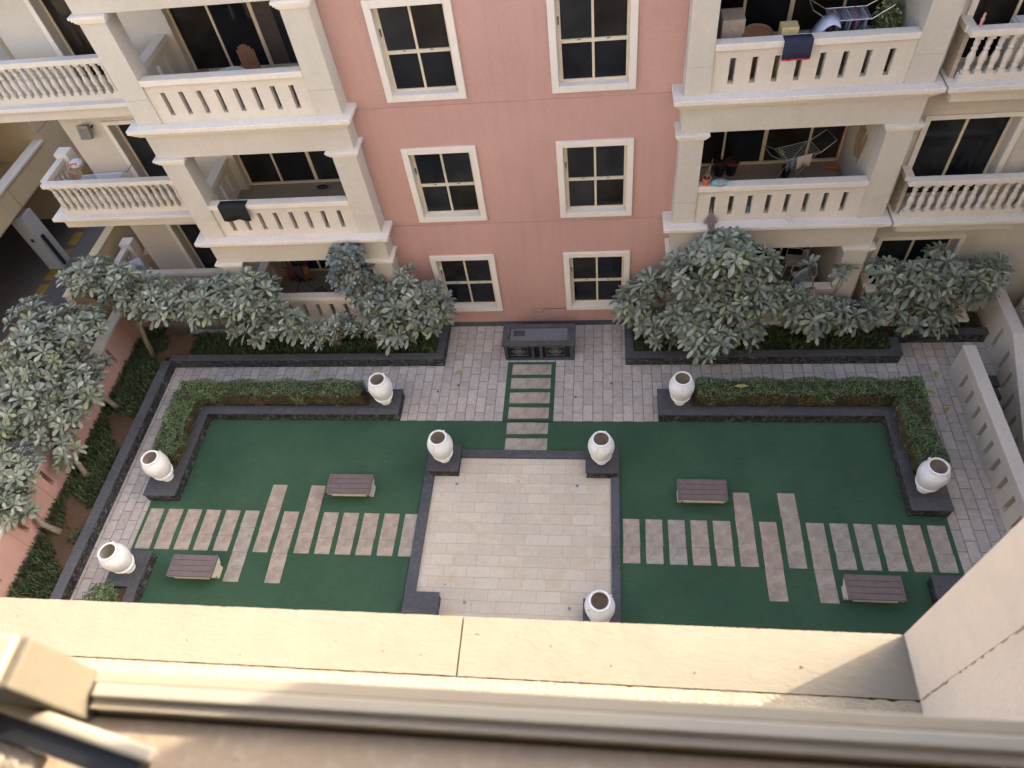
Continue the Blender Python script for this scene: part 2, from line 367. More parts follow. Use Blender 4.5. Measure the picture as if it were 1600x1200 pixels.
# ================================================================== PLANTERS, PEDESTALS, HEDGES
def rectwall(g, gc, x0, x1, y0, y1, h, over=.02, cap=.035):
    g.box(x0, x1, y0, y1, 0, h - cap); gc.box(x0 - over, x1 + over, y0 - over, y1 + over, h - cap, h)
def planter(name, label, walls, soil, h=.36, cat='planter', capmat='slate'):
    ox = walls[0]; t = thing(name, label, cat, ((ox[0] + ox[1]) / 2, (ox[2] + ox[3]) / 2, 0))
    g, gc = MB(), MB()
    for wl in walls:
        g.box(*wl, 0, h - .035)
    # caps butt end to end
    for wl in walls: gc.box(wl[0] - .02 * (wl[4] if len(wl) > 4 else 1), wl[1] + .02, wl[2] - .02, wl[3] + .0, h - .035, h)
    mesh('stone_wall', g, M['ledger'], t); mesh('cap', gc, M[capmat], t, bevel=.006)
    if soil:
        gs = MB()
        for s_ in soil: gs.box(*s_, 0, h - .07)
        mesh('soil', gs, M['soil'], t)
    return t
H1 = .36
planter('wall_planter', 'long dark stone planter under the trees left of the pink wall', [(-12.14, -3.93, -1.52, -1.32), (-4.13, -3.93, -1.32, -.03)], [(-13.5, -4.13, -1.32, -.45)], H1)
planter('wall_planter', 'long dark stone planter under the trees right of the pink wall', [(1.14, 8.17, -1.52, -1.32), (1.14, 1.34, -1.32, -.03), (7.97, 8.17, -1.32, -.9)], [(1.34, 7.97, -1.32, -.03)], H1)
planter('wall_planter', 'short plain dark planter in front of the right baluster balcony', [(8.17, 10.44, -.82, -.62)], [(8.0, 10.4, -.62, -.03)], H1)
planter('boundary_planter', 'dark kerb wall edging the red soil strip along the pink boundary wall', [(-12.38, -12.14, -13.0, -1.52)], [(-13.55, -12.38, -13.0, -1.32)], .34, 'planter kerb', 'kerb')
PH = .34
def cornerplanter(sx, lab):
    """L shaped low planter; sx=-1 left, +1 right"""
    def X(a_, b_): return (CX + sx * a_, CX + sx * b_) if sx > 0 else (CX - b_, CX - a_)
    t = thing('hedge_planter', lab, 'planter', (CX + sx * 6.2, -3.2, 0))
    g, gc, gs = MB(), MB(), MB()
    inner = 8.84; outer = 9.68
    x0, x1 = X(3.42, inner); g.box(x0, x1, -3.39, -3.17, 0, PH - .035); 
    x0, x1 = X(inner - .0, inner + .22); g.box(x0, x1, -5.2, -3.17, 0, PH - .035)
    x0, x1 = X(3.42, 4.25); g.box(x0, x1, -3.17, -2.60, 0, PH - .035)          # pedestal at the centre end
    x0, x1 = X(inner, outer); g.box(x0, x1, -5.93, -5.2, 0, PH - .035)          # pedestal at the lower end
    x0, x1 = X(4.25, outer); g.box(x0, x1, -2.68, -2.60, 0, PH - .10)
    x0, x1 = X(outer - .08, outer); g.box(x0, x1, -5.2, -2.68, 0, PH - .10)
    mesh('stone_wall', g, M['ledger'], t)
    e = .02
    x0, x1 = X(3.42 - e, 4.25); gc.box(x0, x1, -3.41, -2.58, PH - .035, PH)
    x0, x1 = X(4.25, inner - e); gc.box(x0, x1, -3.41, -3.15, PH - .035, PH)
    x0, x1 = X(inner - e, inner + .24); gc.box(x0, x1, -5.18, -3.15, PH - .035, PH)
    x0, x1 = X(inner - e, outer + e); gc.box(x0, x1, -5.95, -5.18, PH - .035, PH)
    mesh('cap', gc, M['slate'], t, bevel=.006)
    x0, x1 = X(4.25, outer - .08); gs.box(x0, x1, -3.17, -2.68, 0, PH - .09)
    x0, x1 = X(inner + .22, outer - .08); gs.box(x0, x1, -5.2, -3.17, 0, PH - .09)
    mesh('soil', gs, M['soil'], t)
    return t
cornerplanter(-1, 'L shaped dark stone planter holding the left hedge')
cornerplanter(1, 'L shaped dark stone planter holding the right hedge')
for sx, lab in ((-1, 'lower left dark stone planter with an urn and a small shrub'), (1, 'lower right dark stone planter partly behind the near pier')):
    def X(a_, b_): return (CX + a_, CX + b_) if sx > 0 else (CX - b_, CX - a_)
    t = thing('hedge_planter', lab, 'planter', (CX + sx * 9.2, -8.2, 0)); g, gc, gs = MB(), MB(), MB()
    x0, x1 = X(8.84, 9.68); g.box(x0, x1, -8.35, -7.47, 0, PH - .035)
    x0, x1 = X(8.84, 9.06); g.box(x0, x1, -12, -8.35, 0, PH - .035)
    x0, x1 = X(8.82, 9.70); gc.box(x0, x1, -8.35, -7.45, PH - .035, PH)
    x0, x1 = X(8.82, 9.08); gc.box(x0, x1, -12, -8.35, PH - .035, PH)
    x0, x1 = X(9.06, 9.68); gs.box(x0, x1, -12, -8.35, 0, PH - .08)
    mesh('stone_wall', g, M['ledger'], t); mesh('cap', gc, M['slate'], t, bevel=.006); mesh('soil', gs, M['soil'], t)
# terrace pedestals
for i, (x, y) in enumerate([(-3.44, -4.73), (.50, -4.73), (-3.47, -8.58), (.50, -8.6)]):
    t = thing('pedestal', ['square dark pedestal under the urn at the upper left terrace corner', 'square dark pedestal under the urn at the upper right terrace corner',
                           'empty square dark pedestal at the lower left terrace corner', 'square dark pedestal under the urn at the lower right terrace corner'][i], 'pedestal', (x, y, 0), 'pedestals at the terrace corners')
    g, gc = MB(), MB(); g.box(x - .37, x + .37, y - .35, y + .35, 0, .30); gc.box(x - .395, x + .395, y - .38, y + .38, .30, .335)
    mesh('plinth', g, M['ledger'], t); mesh('cap', gc, M['slate'], t, bevel=.006)

# urns
UZ = .336
URN = [(.105, 0), (.132, .010), (.136, .035), (.118, .045), (.094, .07), (.094, .10), (.120, .112), (.168, .125), (.172, .15), (.140, .16), (.150, .18), (.206, .197), (.214, .222), (.182, .235), (.195, .262), (.240, .285), (.248, .312), (.222, .325),
       (.246, .39), (.268, .46), (.286, .54), (.297, .62), (.299, .69), (.290, .76), (.270, .82), (.244, .87), (.218, .905), (.205, .925), (.206, .95), (.216, .965), (.212, .98), (.176, .985), (.170, .965)]
def make_urn(loc, label):
    t = thing('urn', label, 'urn', loc, 'white urns on the dark pedestals'); g = MB()
    g.lathe([(r_ * 1.05, z_) for r_, z_ in URN], loc, 40); g.f.pop(); ub = mesh('body', g, M['urn'], t, smooth=True); es = ub.modifiers.new('edges', 'EDGE_SPLIT'); es.split_angle = RAD(28)
    g = MB(); g.lathe([(.15, .42), (.19, .46), (.235, .56), (.268, .67), (.255, .80), (.20, .90), (.171, .966)], loc, 32); g.f.pop()
    g.f = [tuple(reversed(f)) for f in g.f]; mesh('inside', g, M['urn_in'], t, smooth=True)
    for s_ in (-1, 1):
        g = MB(); p0 = Vector(loc)
        g.tube([p0 + Vector((s_ * .225, 0, .875)), p0 + Vector((s_ * .262, 0, .905)), p0 + Vector((s_ * .285, 0, .885)), p0 + Vector((s_ * .288, 0, .84)), p0 + Vector((s_ * .262, 0, .81))], .016, 8)
        mesh('handle', g, M['urn'], t, smooth=True)
    return t
ul = [((-3.42, -4.76, UZ), 'white ribbed urn at the upper left corner of the terrace', 1.2), ((.49, -4.76, UZ), 'white ribbed urn at the upper right corner of the terrace', 1.2),
      ((.47, -8.62, UZ), 'white ribbed urn at the lower right corner of the terrace, seen nearly from above', .6), ((-5.28, -2.99, PH), 'white ribbed urn at the right end of the left hedge', 1.2),
      ((2.47, -2.99, PH), 'white ribbed urn at the left end of the right hedge', 1.5), ((-10.66, -5.42, PH), 'white ribbed urn at the lower end of the left hedge', 1.1),
      ((-10.68, -7.90, PH), 'white ribbed urn above the small shrub at lower left', 1.7), ((7.70, -5.40, PH), 'white ribbed urn at the lower end of the right hedge', 1.9)]
u0 = make_urn(*ul[0][:2]); u0.rotation_euler.z = ul[0][2]
for l, lab, r in ul[1:]: dup(u0, l, lab, r)

# benches
def make_bench(loc, label, w_=1.13, d_=.54):
    t = thing('bench', label, 'bench', loc, 'low benches on the turf'); x, y, _ = loc
    g = MB(); g.prism([(-.42, .34), (.42, .34), (.36, .20), (.36, .12), (.30, .12), (.30, 0), (-.30, 0), (-.30, .12), (-.36, .12), (-.36, .20)], 'y', y - .19, y + .19)
    g.v = [(v[0] * 1.22 + x, v[1], v[2]) for v in g.v]
    g2 = MB(); g2.prism([(-.265, .375), (.265, .375), (.265, .35), (.19, .18), (.14, .18), (.14, .0), (-.14, .0), (-.14, .18), (-.19, .18), (-.265, .35)], 'x', x - .545, x - .44)
    g3 = MB(); g3.prism([(-.265, .375), (.265, .375), (.265, .35), (.19, .18), (.14, .18), (.14, .0), (-.14, .0), (-.14, .18), (-.19, .18), (-.265, .35)], 'x', x + .44, x + .545)
    for q in (g2, g3): q.v = [(v[0], v[1] + y, v[2]) for v in q.v]
    mesh('leg', g2, M['bench_w'], t, bevel=.01); mesh('leg', g3, M['bench_w'], t, bevel=.01)
    gb = MB(); gb.box(x - .439, x + .439, y - .255, y + .255, .23, .374); mesh('seat_base', gb, M['bench_w'], t, bevel=.008)
    gs = MB()
    for k in range(4):
        y0 = y - d_ / 2 + k * d_ / 4; gs.box(x - w_ / 2 + .045, x + w_ / 2 - .045, y0 + .004, y0 + d_ / 4 - .004, .376, .42)
    gs.box(x - w_ / 2, x - w_ / 2 + .042, y - d_ / 2, y + d_ / 2, .376, .421); gs.box(x + w_ / 2 - .042, x + w_ / 2, y - d_ / 2, y + d_ / 2, .376, .421)
    mesh('seat', gs, SLATM, t, bevel=.004)
    gg = MB(); gg.box(x - w_ / 2 + .04, x + w_ / 2 - .04, y - d_ / 2 + .01, y + d_ / 2 - .01, .3745, .392); mesh('seat_gap', gg, M['black'], t)
    return t
SLATM = plain('plum_brown_slats', (.145, .110, .103), .6, var=.12, scale=5)
b0 = make_bench((-5.72, -5.56, .012), 'brown slatted bench above the left stone row, nearest the terrace')
dup(b0, (-9.08, -7.81, .012), 'brown slatted bench below the left stone row, near the lower left planter')
dup(b0, (2.82, -5.56, .012), 'brown slatted bench above the right stone row, nearest the terrace')
dup(b0, (6.14, -7.79, .012), 'brown slatted bench below the right stone row, near the pier')

# dark stone box against the pink wall
t = thing('stone_fire_box', 'dark stone box with fretwork grilles at the foot of the pink wall', 'stone box', (-1.25, -.9, 0))
x0, x1, yf, yb, h = -2.19, -.27, -1.33, -.62, .70
g = MB()
g.box(x0, x1, yb - .08, yb, 0, h - .06); g.box(x0, x0 + .10, yf, yb - .08, 0, h - .06); g.box(x1 - .10, x1, yf, yb - .08, 0, h - .06)
g.box(x0 + .1, x1 - .1, yf, yf + .08, 0, .06); g.box(x0 + .1, x1 - .1, yf, yf + .08, h - .12, h - .06)
for xx in (-1.40, -1.17): g.box(xx - .04, xx + .04, yf, yf + .08, .06, h - .12)
mesh('box_body', g, plaster('slate_box', (.055, .057, .066), .2, .55, dirt=(.14, .14, .14), dirt_amt=.5), t, bevel=.006)
g = MB(); q = .13
g.box(x0 - .04, x1 + .04, yf - .04, yf + q, h - .06, h); g.box(x0 - .04, x1 + .04, yb - .09, yb + .03, h - .06, h)
g.box(x0 - .04, x0 + .15, yf + q, yb - .09, h - .06, h); g.box(x1 - .15, x1 + .04, yf + q, yb - .09, h - .06, h)
mesh('rim', g, M['slate'], t, bevel=.006)
g = MB(); g.box(x0 + .1, x1 - .1, yf + .12, yb - .08, 0, h - .16); mesh('lining', g, plain('lining_black', (.02, .02, .022), .8), t)  # near-black block filling the inside of the box
g = MB(); g.box(x0 + .16, x1 - .16, yf + .14, yb - .10, h - .12, h - .045); mesh('tray', g, plain('tray_grey', (.13, .13, .14), .6), t)
g = MB(); g.box(-1.94, -1.62, -1.00, -.80, h - .045, h - .03); g.box(-1.89, -1.66, -.95, -.83, h - .03, h - .02); mesh('burner', g, plain('rusty_burner', (.06, .045, .045), .7, var=.5), t)
for cx_ in (-1.80, -.78):
    g = MB(); y = yf + .06; a_, b_ = .25, .17; z = .32
    def rod(pts): g.tube([(cx_ + p[0], y, z + p[1]) for p in pts], .009, 6)
    rod([(-a_, -b_), (a_, -b_), (a_, b_), (-a_, b_), (-a_, -b_)])
    for k in range(4):
        th = k * math.pi / 2; pc = (math.cos(th) * .09, math.sin(th) * .075)
        rod([(pc[0] + .085 * math.cos(s_ * math.pi / 8), pc[1] + .065 * math.sin(s_ * math.pi / 8)) for s_ in range(17)])
    rod([(-a_ + .04, 0), (a_ - .04, 0)]); rod([(0, -b_ + .02), (0, b_ - .02)])
    mesh('grille', g, plain('grey_grille', (.13, .13, .14), .5), t)

# leaf clumps -------------------------------------------------------
def leafcloud(name, mat, pts, nrm, size, parent, loc=None, aspect=2.2, jitter=.6, seed=1, curl=.25):
    """one small folded leaf (two triangles + two) per point"""
    rng = np.random.default_rng(seed); n = len(pts); pts = np.array(pts); nrm = np.array(nrm)
    nrm = nrm + rng.normal(0, jitter, (n, 3)); nrm /= np.linalg.norm(nrm, axis=1)[:, None]
    d = rng.normal(0, 1, (n, 3)); d -= nrm * (d * nrm).sum(1)[:, None]; d /= np.linalg.norm(d, axis=1)[:, None]
    s = np.cross(nrm, d); L = size * rng.uniform(.6, 1.3, n)[:, None]; W = L / aspect / 2
    v = np.stack([pts - d * L * .5, pts + s * W - nrm * L * .0, pts + d * L * .5 - nrm * L * curl, pts - s * W, ], 1).reshape(-1, 3)
    base = np.array(origin(parent)) if parent is not None else np.array(loc)
    idx = np.arange(n)[:, None] * 4; f = np.concatenate([idx + np.array([0, 1, 2]), idx + np.array([0, 2, 3])], 0)
    me = bpy.data.meshes.new(name); me.from_pydata((v - base).tolist(), [], f.tolist()); me.update(); me.materials.append(mat)
    o = bpy.data.objects.new(name, me); COL.objects.link(o)
    if parent is not None: o.parent = parent
    else: o.location = base
    return o
def boxsurf(rng, n, x0, x1, y0, y1, z0, z1, r=.10):
    """points scattered in an outer shell of a box, top and sides, with lumpy surface"""
    P, Nn = [], []
    ax, ay, az = (x1 - x0), (y1 - y0), (z1 - z0)
    areas = [ax * ay, ax * az, ax * az, ay * az, ay * az]; areas = np.array(areas) / sum(areas)
    for k in rng.choice(5, n, p=areas):
        u, v, dd = rng.uniform(0, 1), rng.uniform(0, 1), abs(rng.normal(0, r * .5))
        if k == 0: p = (x0 + ax * u, y0 + ay * v, z1 - dd); nn = (0, 0, 1)
        elif k == 1: p = (x0 + ax * u, y0 + dd, z0 + az * v); nn = (0, -1, .5)
        elif k == 2: p = (x0 + ax * u, y1 - dd, z0 + az * v); nn = (0, 1, .5)
        elif k == 3: p = (x0 + dd, y0 + ay * u, z0 + az * v); nn = (-1, 0, .5)
        else: p = (x1 - dd, y0 + ay * u, z0 + az * v); nn = (1, 0, .5)
        lump = .05 * math.sin(p[0] * 5.1 + p[1] * 3) + .04 * math.sin(p[0] * 11 + 1) * math.cos(p[1] * 9)
        P.append((p[0] + nn[0] * lump, p[1] + nn[1] * lump, p[2] + (lump if nn[2] == 1 else 0))); Nn.append(nn)
    return P, Nn
def hedge(sx, lab, seed):
    def X(a_, b_): return (CX + a_, CX + b_) if sx > 0 else (CX - b_, CX - a_)
    t = thing('hedge', lab, 'hedge', (CX + sx * 6.5, -2.9, .25)); rng = np.random.default_rng(seed)
    ztop = .86
    A = (*X(4.36, 9.66), -3.12, -2.62, .36, ztop); B = (*X(9.02, 9.66), -5.02, -3.05, .36, ztop)
    g = MB()
    for q in (A, B): g.box(q[0] + .07, q[1] - .07, q[2] + .07, q[3] - .07, .25, q[5] - .08)
    mesh('branch_core', g, plain('dark_hedge_core', (.05, .04, .02), .95, var=.5, scale=40), t)
    P, Q = boxsurf(rng, 15000, *A); P2, Q2 = boxsurf(rng, 7500, *B); P += P2; Q += Q2
    g1, n1, g2, n2 = [], [], [], []
    for p_, q_ in zip(P, Q):
        innerface = (q_[1] < 0 and q_[2] < 1) or (q_[0] * sx < 0)
        lowz = (p_[2] - .36) / .5
        nz = math.sin(p_[0] * 2.3) * .25 + math.sin(p_[0] * 5 + 2) * .15
        if innerface and lowz + nz < .78 and rng.uniform() < .9: g2.append(p_); n2.append(q_)
        else: g1.append(p_); n1.append(q_)
    leafcloud('foliage', M['hedge'], g1, n1, .062, t, seed=seed)
    leafcloud('bare_twigs', M['hedge_br'], g2, n2, .06, t, seed=seed + 1, aspect=5)
    return t
hedge(-1, 'clipped green L shaped hedge on the left, browned on its inner side', 3)
hedge(1, 'clipped green L shaped hedge on the right, lighter green and wider', 5)
def bushball(name, label, cat, c, r, mat, n, size, group=None, seed=1, pot=None):
    t = thing(name, label, cat, (c[0], c[1], c[2] - r[2]), group); rng = np.random.default_rng(seed)
    P, Q = [], []
    for _ in range(n):
        d = rng.normal(0, 1, 3); d /= np.linalg.norm(d); k = rng.uniform(.55, 1.0) + .12 * math.sin(d[0] * 7 + 1) * math.cos(d[1] * 6)
        P.append((c[0] + d[0] * r[0] * k, c[1] + d[1] * r[1] * k, c[2] + d[2] * r[2] * k)); Q.append((d[0], d[1], d[2] + .5))
    leafcloud('foliage', mat, P, Q, size, t, seed=seed)
    g = MB()
    for k in range(6):
        an = k * 1.05; g.tube([(c[0], c[1], c[2] - r[2]), (c[0] + math.cos(an) * r[0] * .6, c[1] + math.sin(an) * r[1] * .6, c[2] + r[2] * .4)], [.012, .004], 5)
    mesh('stems', g, M['bark'], t)
    return t
bushball('small_shrub', 'small round shrub in the lower left planter beside the urn', 'shrub', (-11.0, -8.72, .50), (.42, .42, .30), M['hedge'], 1500, .07, seed=11)

# ground cover: blades in the planters, patchy on the soil strip
def blades(name, regions, n, seed, hh=(.10, .22), patch=None, z=.29):
    rng = np.random.default_rng(seed); V, F = [], []
    areas = np.array([(r[1] - r[0]) * (r[3] - r[2]) for r in regions]); areas /= areas.sum()
    for k in rng.choice(len(regions), n, p=areas):
        r = regions[k]; x, y = rng.uniform(r[0], r[1]), rng.uniform(r[2], r[3])
        if patch:
            v = math.sin(x * 3.1 + y * 1.7) + math.sin(y * 2.3 + 1.3) + .8 * math.sin(y * 5.1 + x * 4) - (x + 13.0) * 1.3
            if v < patch - rng.uniform(0, .7): continue
        an = rng.uniform(0, 6.28); h_ = rng.uniform(*hh); ln = rng.uniform(.03, .12); wd = .011
        dx, dy = math.cos(an), math.sin(an); o = len(V)
        V += [(x - dy * wd, y + dx * wd, z), (x + dy * wd, y - dx * wd, z), (x + dx * ln * .4 + dy * wd, y + dy * ln * .4 - dx * wd, z + h_ * .7), (x + dx * ln * .4 - dy * wd, y + dy * ln * .4 + dx * wd, z + h_ * .7), (x + dx * ln, y + dy * ln, z + h_)]
        F += [(o, o + 1, o + 2, o + 3), (o + 3, o + 2, o + 4)]
    me = bpy.data.meshes.new(name); me.from_pydata(V, [], F); me.update(); me.materials.append(M['grass'])
    o = bpy.data.objects.new(name, me); COL.objects.link(o); return o
for nm, reg, n, sd_, pt, lab in (('ground_cover', [(-11.6, -4.16, -1.30, -.5)], 11000, 1, None, 'dense dark green ground cover in the left wall planter'),
                                 ('ground_cover', [(1.36, 7.95, -1.30, -.1), (8.2, 10.3, -.6, -.1)], 11000, 2, None, 'dense dark green ground cover in the right wall planter'),
                                 ('ground_cover', [(-13.5, -12.42, -12.8, -.2), (-12.9, -11.6, -1.9, -.5)], 17000, 4, -.7, 'patchy low green growth on the red soil strip')):
    o = blades(nm, reg, n, sd_, (.08, .2), pt, .29 if sd_ != 4 else .27); o['kind'] = 'stuff'; tag(o, lab, 'ground cover')

# fallen leaves
FL = [(3.9, -2.95, .93, 'yellow green fallen leaf lying on top of the right hedge'), (9.0, -1.9, .01, 'yellow fallen leaf on the paving near the right end wall'), (8.75, -2.45, .01, 'brown fallen leaf on the right paving path, upper of two'),
      (8.95, -3.0, .01, 'brown fallen leaf on the right paving path, lower of two'), (-7.7, -1.75, .01, 'green fallen leaf on the paving above the left hedge'), (-3.5, -1.75, .01, 'yellow green fallen leaf beside the left wall planter'),
      (-11.75, -7.2, .01, 'yellowish fallen leaf on the left path near the kerb'), (-11.3, -7.6, .01, 'yellowish fallen leaf on the left path near the urn')]
lm = plain('fallen_leaf', (.30, .27, .07), .6, var=.4)
for i, (x, y, z, lab) in enumerate(FL):
    g = MB(); an = i * 1.3; d = Vector((math.cos(an), math.sin(an), 0)); s_ = Vector((-d.y, d.x, 0)); p_ = Vector((x, y, z)); k = .13 if i else .16
    g.add([p_ - d * k, p_ - d * k * .3 + s_ * .05 + Vector((0, 0, .015)), p_ + d * k * .5 + s_ * .05 + Vector((0, 0, .02)), p_ + d * k + Vector((0, 0, .01)), p_ + d * k * .5 - s_ * .05 + Vector((0, 0, .02)), p_ - d * k * .3 - s_ * .05 + Vector((0, 0, .015)),
           p_ - d * k * .3 + Vector((0, 0, .004)), p_ + d * k * .5 + Vector((0, 0, .006))], [(0, 6, 1), (6, 7, 2, 1), (7, 3, 2), (0, 5, 6), (6, 5, 4, 7), (7, 4, 3)])
    tag(mesh('fallen_leaf', g, lm, loc=(x, y, z)), lab, 'leaf', 'fallen leaves')

# ================================================================== TREES
def rosette(V, F, p, d, rng, R, nl=14, small=False):
    d = d.normalized(); x = d.cross(Vector((.3, .5, .8))).normalized(); y = d.cross(x)
    for k in range(nl):
        ring = k % 3
        th = k * 2.39996 + rng.uniform(-.25, .25); el = (1.0, .45, .05)[ring] * rng.uniform(.75, 1.2)      # angle above the plane
        L = R * (.62, .86, 1.0)[ring] * rng.uniform(.85, 1.12); W = L * (.165 if not small else .24)
        out = (x * math.cos(th) + y * math.sin(th)); dr = (out * math.cos(el) + d * math.sin(el)).normalized()
        sd_ = dr.cross(d).normalized() if abs(dr.dot(d)) < .98 else x
        nn = sd_.cross(dr).normalized()
        if nn.dot(d) < 0: nn = -nn
        o = len(V); pos = [.08, .35, .68, .88, 1.0]; wd = [.16, .55, 1.0, .82, .10]
        for a_, w__ in zip(pos, wd):
            droop = -(a_ ** 2) * L * rng.uniform(.10, .2); c_ = p + dr * (L * a_) + Vector((0, 0, droop * 1.1))
            V.append(c_ + sd_ * W * w__ + nn * W * w__ * .38); V.append(c_); V.append(c_ - sd_ * W * w__ + nn * W * w__ * .38)
        for q in range(4):
            b_ = o + q * 3; F.append((b_, b_ + 3, b_ + 4, b_ + 1)); F.append((b_ + 1, b_ + 4, b_ + 5, b_ + 2))
def tree(label, base, blobs, seed, R=.315, mat='leaf', group='grey green rosette leaved trees', small=False, lean=None, fill=1.0):
    rng = random.Random(seed); base = Vector(base)
    t = thing('rosette_tree', label, 'tree', base, group); tr, V, F = MB(), [], []
    tot = sum(b_[6] for b_ in blobs); cen = sum((Vector(b_[:3]) * b_[6] for b_ in blobs), Vector()) / tot
    zlow = min(b_[2] - b_[5] for b_ in blobs)
    fork = base.lerp(Vector((cen.x, cen.y, zlow)), .55); fork.z = max(base.z + .35, zlow - .1)
    mid = base.lerp(fork, .5) + Vector((rng.uniform(-.1, .1), rng.uniform(-.08, .08), 0))
    tr.tube([base, mid, fork], [.085, .07, .06], 8)
    for b_ in blobs:
        c_ = Vector(b_[:3]); hub = fork.lerp(c_, .62) + Vector((0, 0, -.12 * b_[5]))
        m1 = fork.lerp(hub, .5) + Vector((rng.uniform(-.12, .12), rng.uniform(-.12, .12), rng.uniform(-.05, .15)))
        tr.tube([fork, m1, hub], [.052, .042, .034], 7)
        tips = []; tries = 0
        nt_ = int(b_[6] * fill * 1.35)
        while len(tips) < nt_ and tries < nt_ * 40:
            tries += 1
            d = Vector((rng.gauss(0, 1), rng.gauss(0, 1), rng.gauss(.25, 1))).normalized(); k = rng.uniform(.35, 1) ** .6
            q = c_ + Vector((d.x * b_[3] * k, d.y * b_[4] * k, d.z * b_[5] * k))
            if q.y > -.12 and q.x > -12.5: continue
            if min([(q - o_).length for o_ in tips] or [9]) < R * .8: continue
            tips.append(q)
        subs = [hub + Vector((rng.uniform(-.5, .5) * b_[3], rng.uniform(-.5, .5) * b_[4], rng.uniform(-.2, .35) * b_[5])) for _ in range(max(2, nt_ // 5))]
        for s_ in subs: tr.tube([hub, hub.lerp(s_, .5) + Vector((0, 0, .05)), s_], [.03, .024, .02], 6)
        for q in tips:
            s_ = min(subs, key=lambda z_: (z_ - q).length); k1 = s_.lerp(q, .45) + Vector((rng.uniform(-.06, .06), rng.uniform(-.06, .06), -.05))
            k2 = s_.lerp(q, .85) + Vector((0, 0, -.04)); tr.tube([s_, k1, k2, q], [.018, .015, .013, .012], 5)
            d = (q - k1).normalized() * .5 + (q - c_).normalized() * .35 + Vector((rng.uniform(-.3, .3), rng.uniform(-.3, .3) - .12, .75))
            rosette(V, F, q, d, rng, R * rng.uniform(.8, 1.15), 14 if not small else 12, small)
            # a few leaves lower on the twig
            for _ in range(2):
                pass
    mesh('trunk', tr, M['bark'], t, smooth=True)
    me = bpy.data.meshes.new('crown'); me.from_pydata([tuple(v - base) for v in V], [], F); me.update(); me.materials.append(M[mat])
    me.polygons.foreach_set('use_smooth', [True] * len(me.polygons))
    o = bpy.data.objects.new('crown', me); COL.objects.link(o); o.parent = t
    return t
tree('tree in the far left corner, reaching over the pink boundary wall', (-12.75, -1.35, .27), [(-13.3, -.85, 3.2, .75, .6, .5, 20), (-12.4, -1.0, 2.75, .75, .6, .6, 26), (-11.6, -1.15, 2.45, .75, .55, .65, 26), (-12.1, -1.1, 3.35, .35, .35, .35, 6)], 21)
tree('broad low tree left of the bay balcony, second from the left along the wall', (-9.6, -1.0, .29), [(-10.4, -1.2, 2.4, .75, .5, .65, 24), (-9.6, -1.15, 2.55, .7, .5, .6, 22), (-8.75, -1.05, 2.6, .65, .5, .6, 22), (-9.0, -1.35, 1.7, 1.0, .4, .5, 24), (-8.0, -1.3, 1.7, .4, .3, .45, 9)], 22)
tree('tall slender tree with smaller bluish leaves before the left bay column', (-6.1, -.8, .29), [(-5.85, -.9, 3.75, .42, .35, .35, 20), (-6.0, -.85, 3.0, .6, .4, .55, 40), (-5.6, -.9, 2.3, .6, .4, .5, 34)], 23, R=.19, mat='leaf_b', small=True)
tree('tree with pale leaves whose crown hides part of the lower left window', (-4.9, -.9, .29), [(-5.3, -1.0, 2.0, .7, .5, .65, 22), (-4.5, -.95, 2.05, .6, .45, .55, 18), (-3.95, -.9, 1.75, .5, .45, .75, 17), (-5.3, -1.25, 1.2, .9, .35, .35, 14), (-4.65, -.7, 2.7, .25, .25, .25, 4)], 24)
tree('low tree with drooping leaves under the left bay balcony', (-7.0, -1.0, .29), [(-6.6, -1.3, 1.45, .7, .35, .45, 14), (-7.4, -1.35, 1.2, .6, .3, .35, 9)], 25, R=.23)
tree('spreading tree leaning far over the pink boundary wall, upper left', (-13.1, -3.2, .27), [(-13.4, -2.3, 2.7, .85, .75, .55, 36), (-13.9, -3.3, 2.8, .8, .8, .6, 36), (-13.15, -3.6, 1.95, .55, .7, .55, 24), (-14.6, -2.2, 2.9, .5, .7, .4, 14), (-14.5, -3.6, 2.6, .5, .6, .5, 14), (-13.15, -2.75, 1.6, .35, .4, .35, 7)], 26)
tree('tree over the pink boundary wall at the left edge, middle', (-13.0, -5.4, .27), [(-13.9, -4.5, 2.3, .75, .6, .6, 28), (-13.2, -4.6, 1.85, .45, .45, .45, 14), (-14.4, -5.1, 2.3, .6, .5, .5, 16), (-13.7, -5.1, 1.9, .4, .3, .3, 8), (-13.05, -5.3, 1.35, .3, .4, .3, 6)], 27)
tree('lowest tree at the left edge leaning over the pink boundary wall', (-13.0, -7.0, .27), [(-13.75, -6.1, 1.8, .6, .5, .5, 22), (-13.65, -6.9, 1.5, .5, .55, .5, 22), (-14.3, -6.0, 1.9, .5, .5, .4, 12), (-14.1, -7.2, 1.8, .5, .5, .5, 14)], 28)
tree('small dark tree beside the lower right window of the pink wall', (1.75, -.75, .29), [(1.45, -.8, 1.6, .55, .45, .6, 20), (1.75, -.8, 2.35, .4, .35, .45, 10), (2.1, -1.1, 1.1, .6, .4, .5, 16)], 29)
tree('tallest tree, dense grey crown right of the pink wall', (3.3, -1.1, .29), [(3.3, -1.3, 3.9, .65, .5, .4, 20), (2.7, -1.2, 3.2, .6, .5, .55, 22), (4.0, -1.15, 3.2, .6, .5, .6, 22), (3.5, -1.35, 2.5, 1.0, .55, .6, 40), (4.3, -1.2, 2.3, .6, .5, .6, 20), (3.1, -1.9, 1.55, .6, .45, .5, 22), (4.1, -1.5, 1.5, .5, .4, .5, 14), (2.6, -1.5, 2.1, .5, .4, .5, 12)], 30)
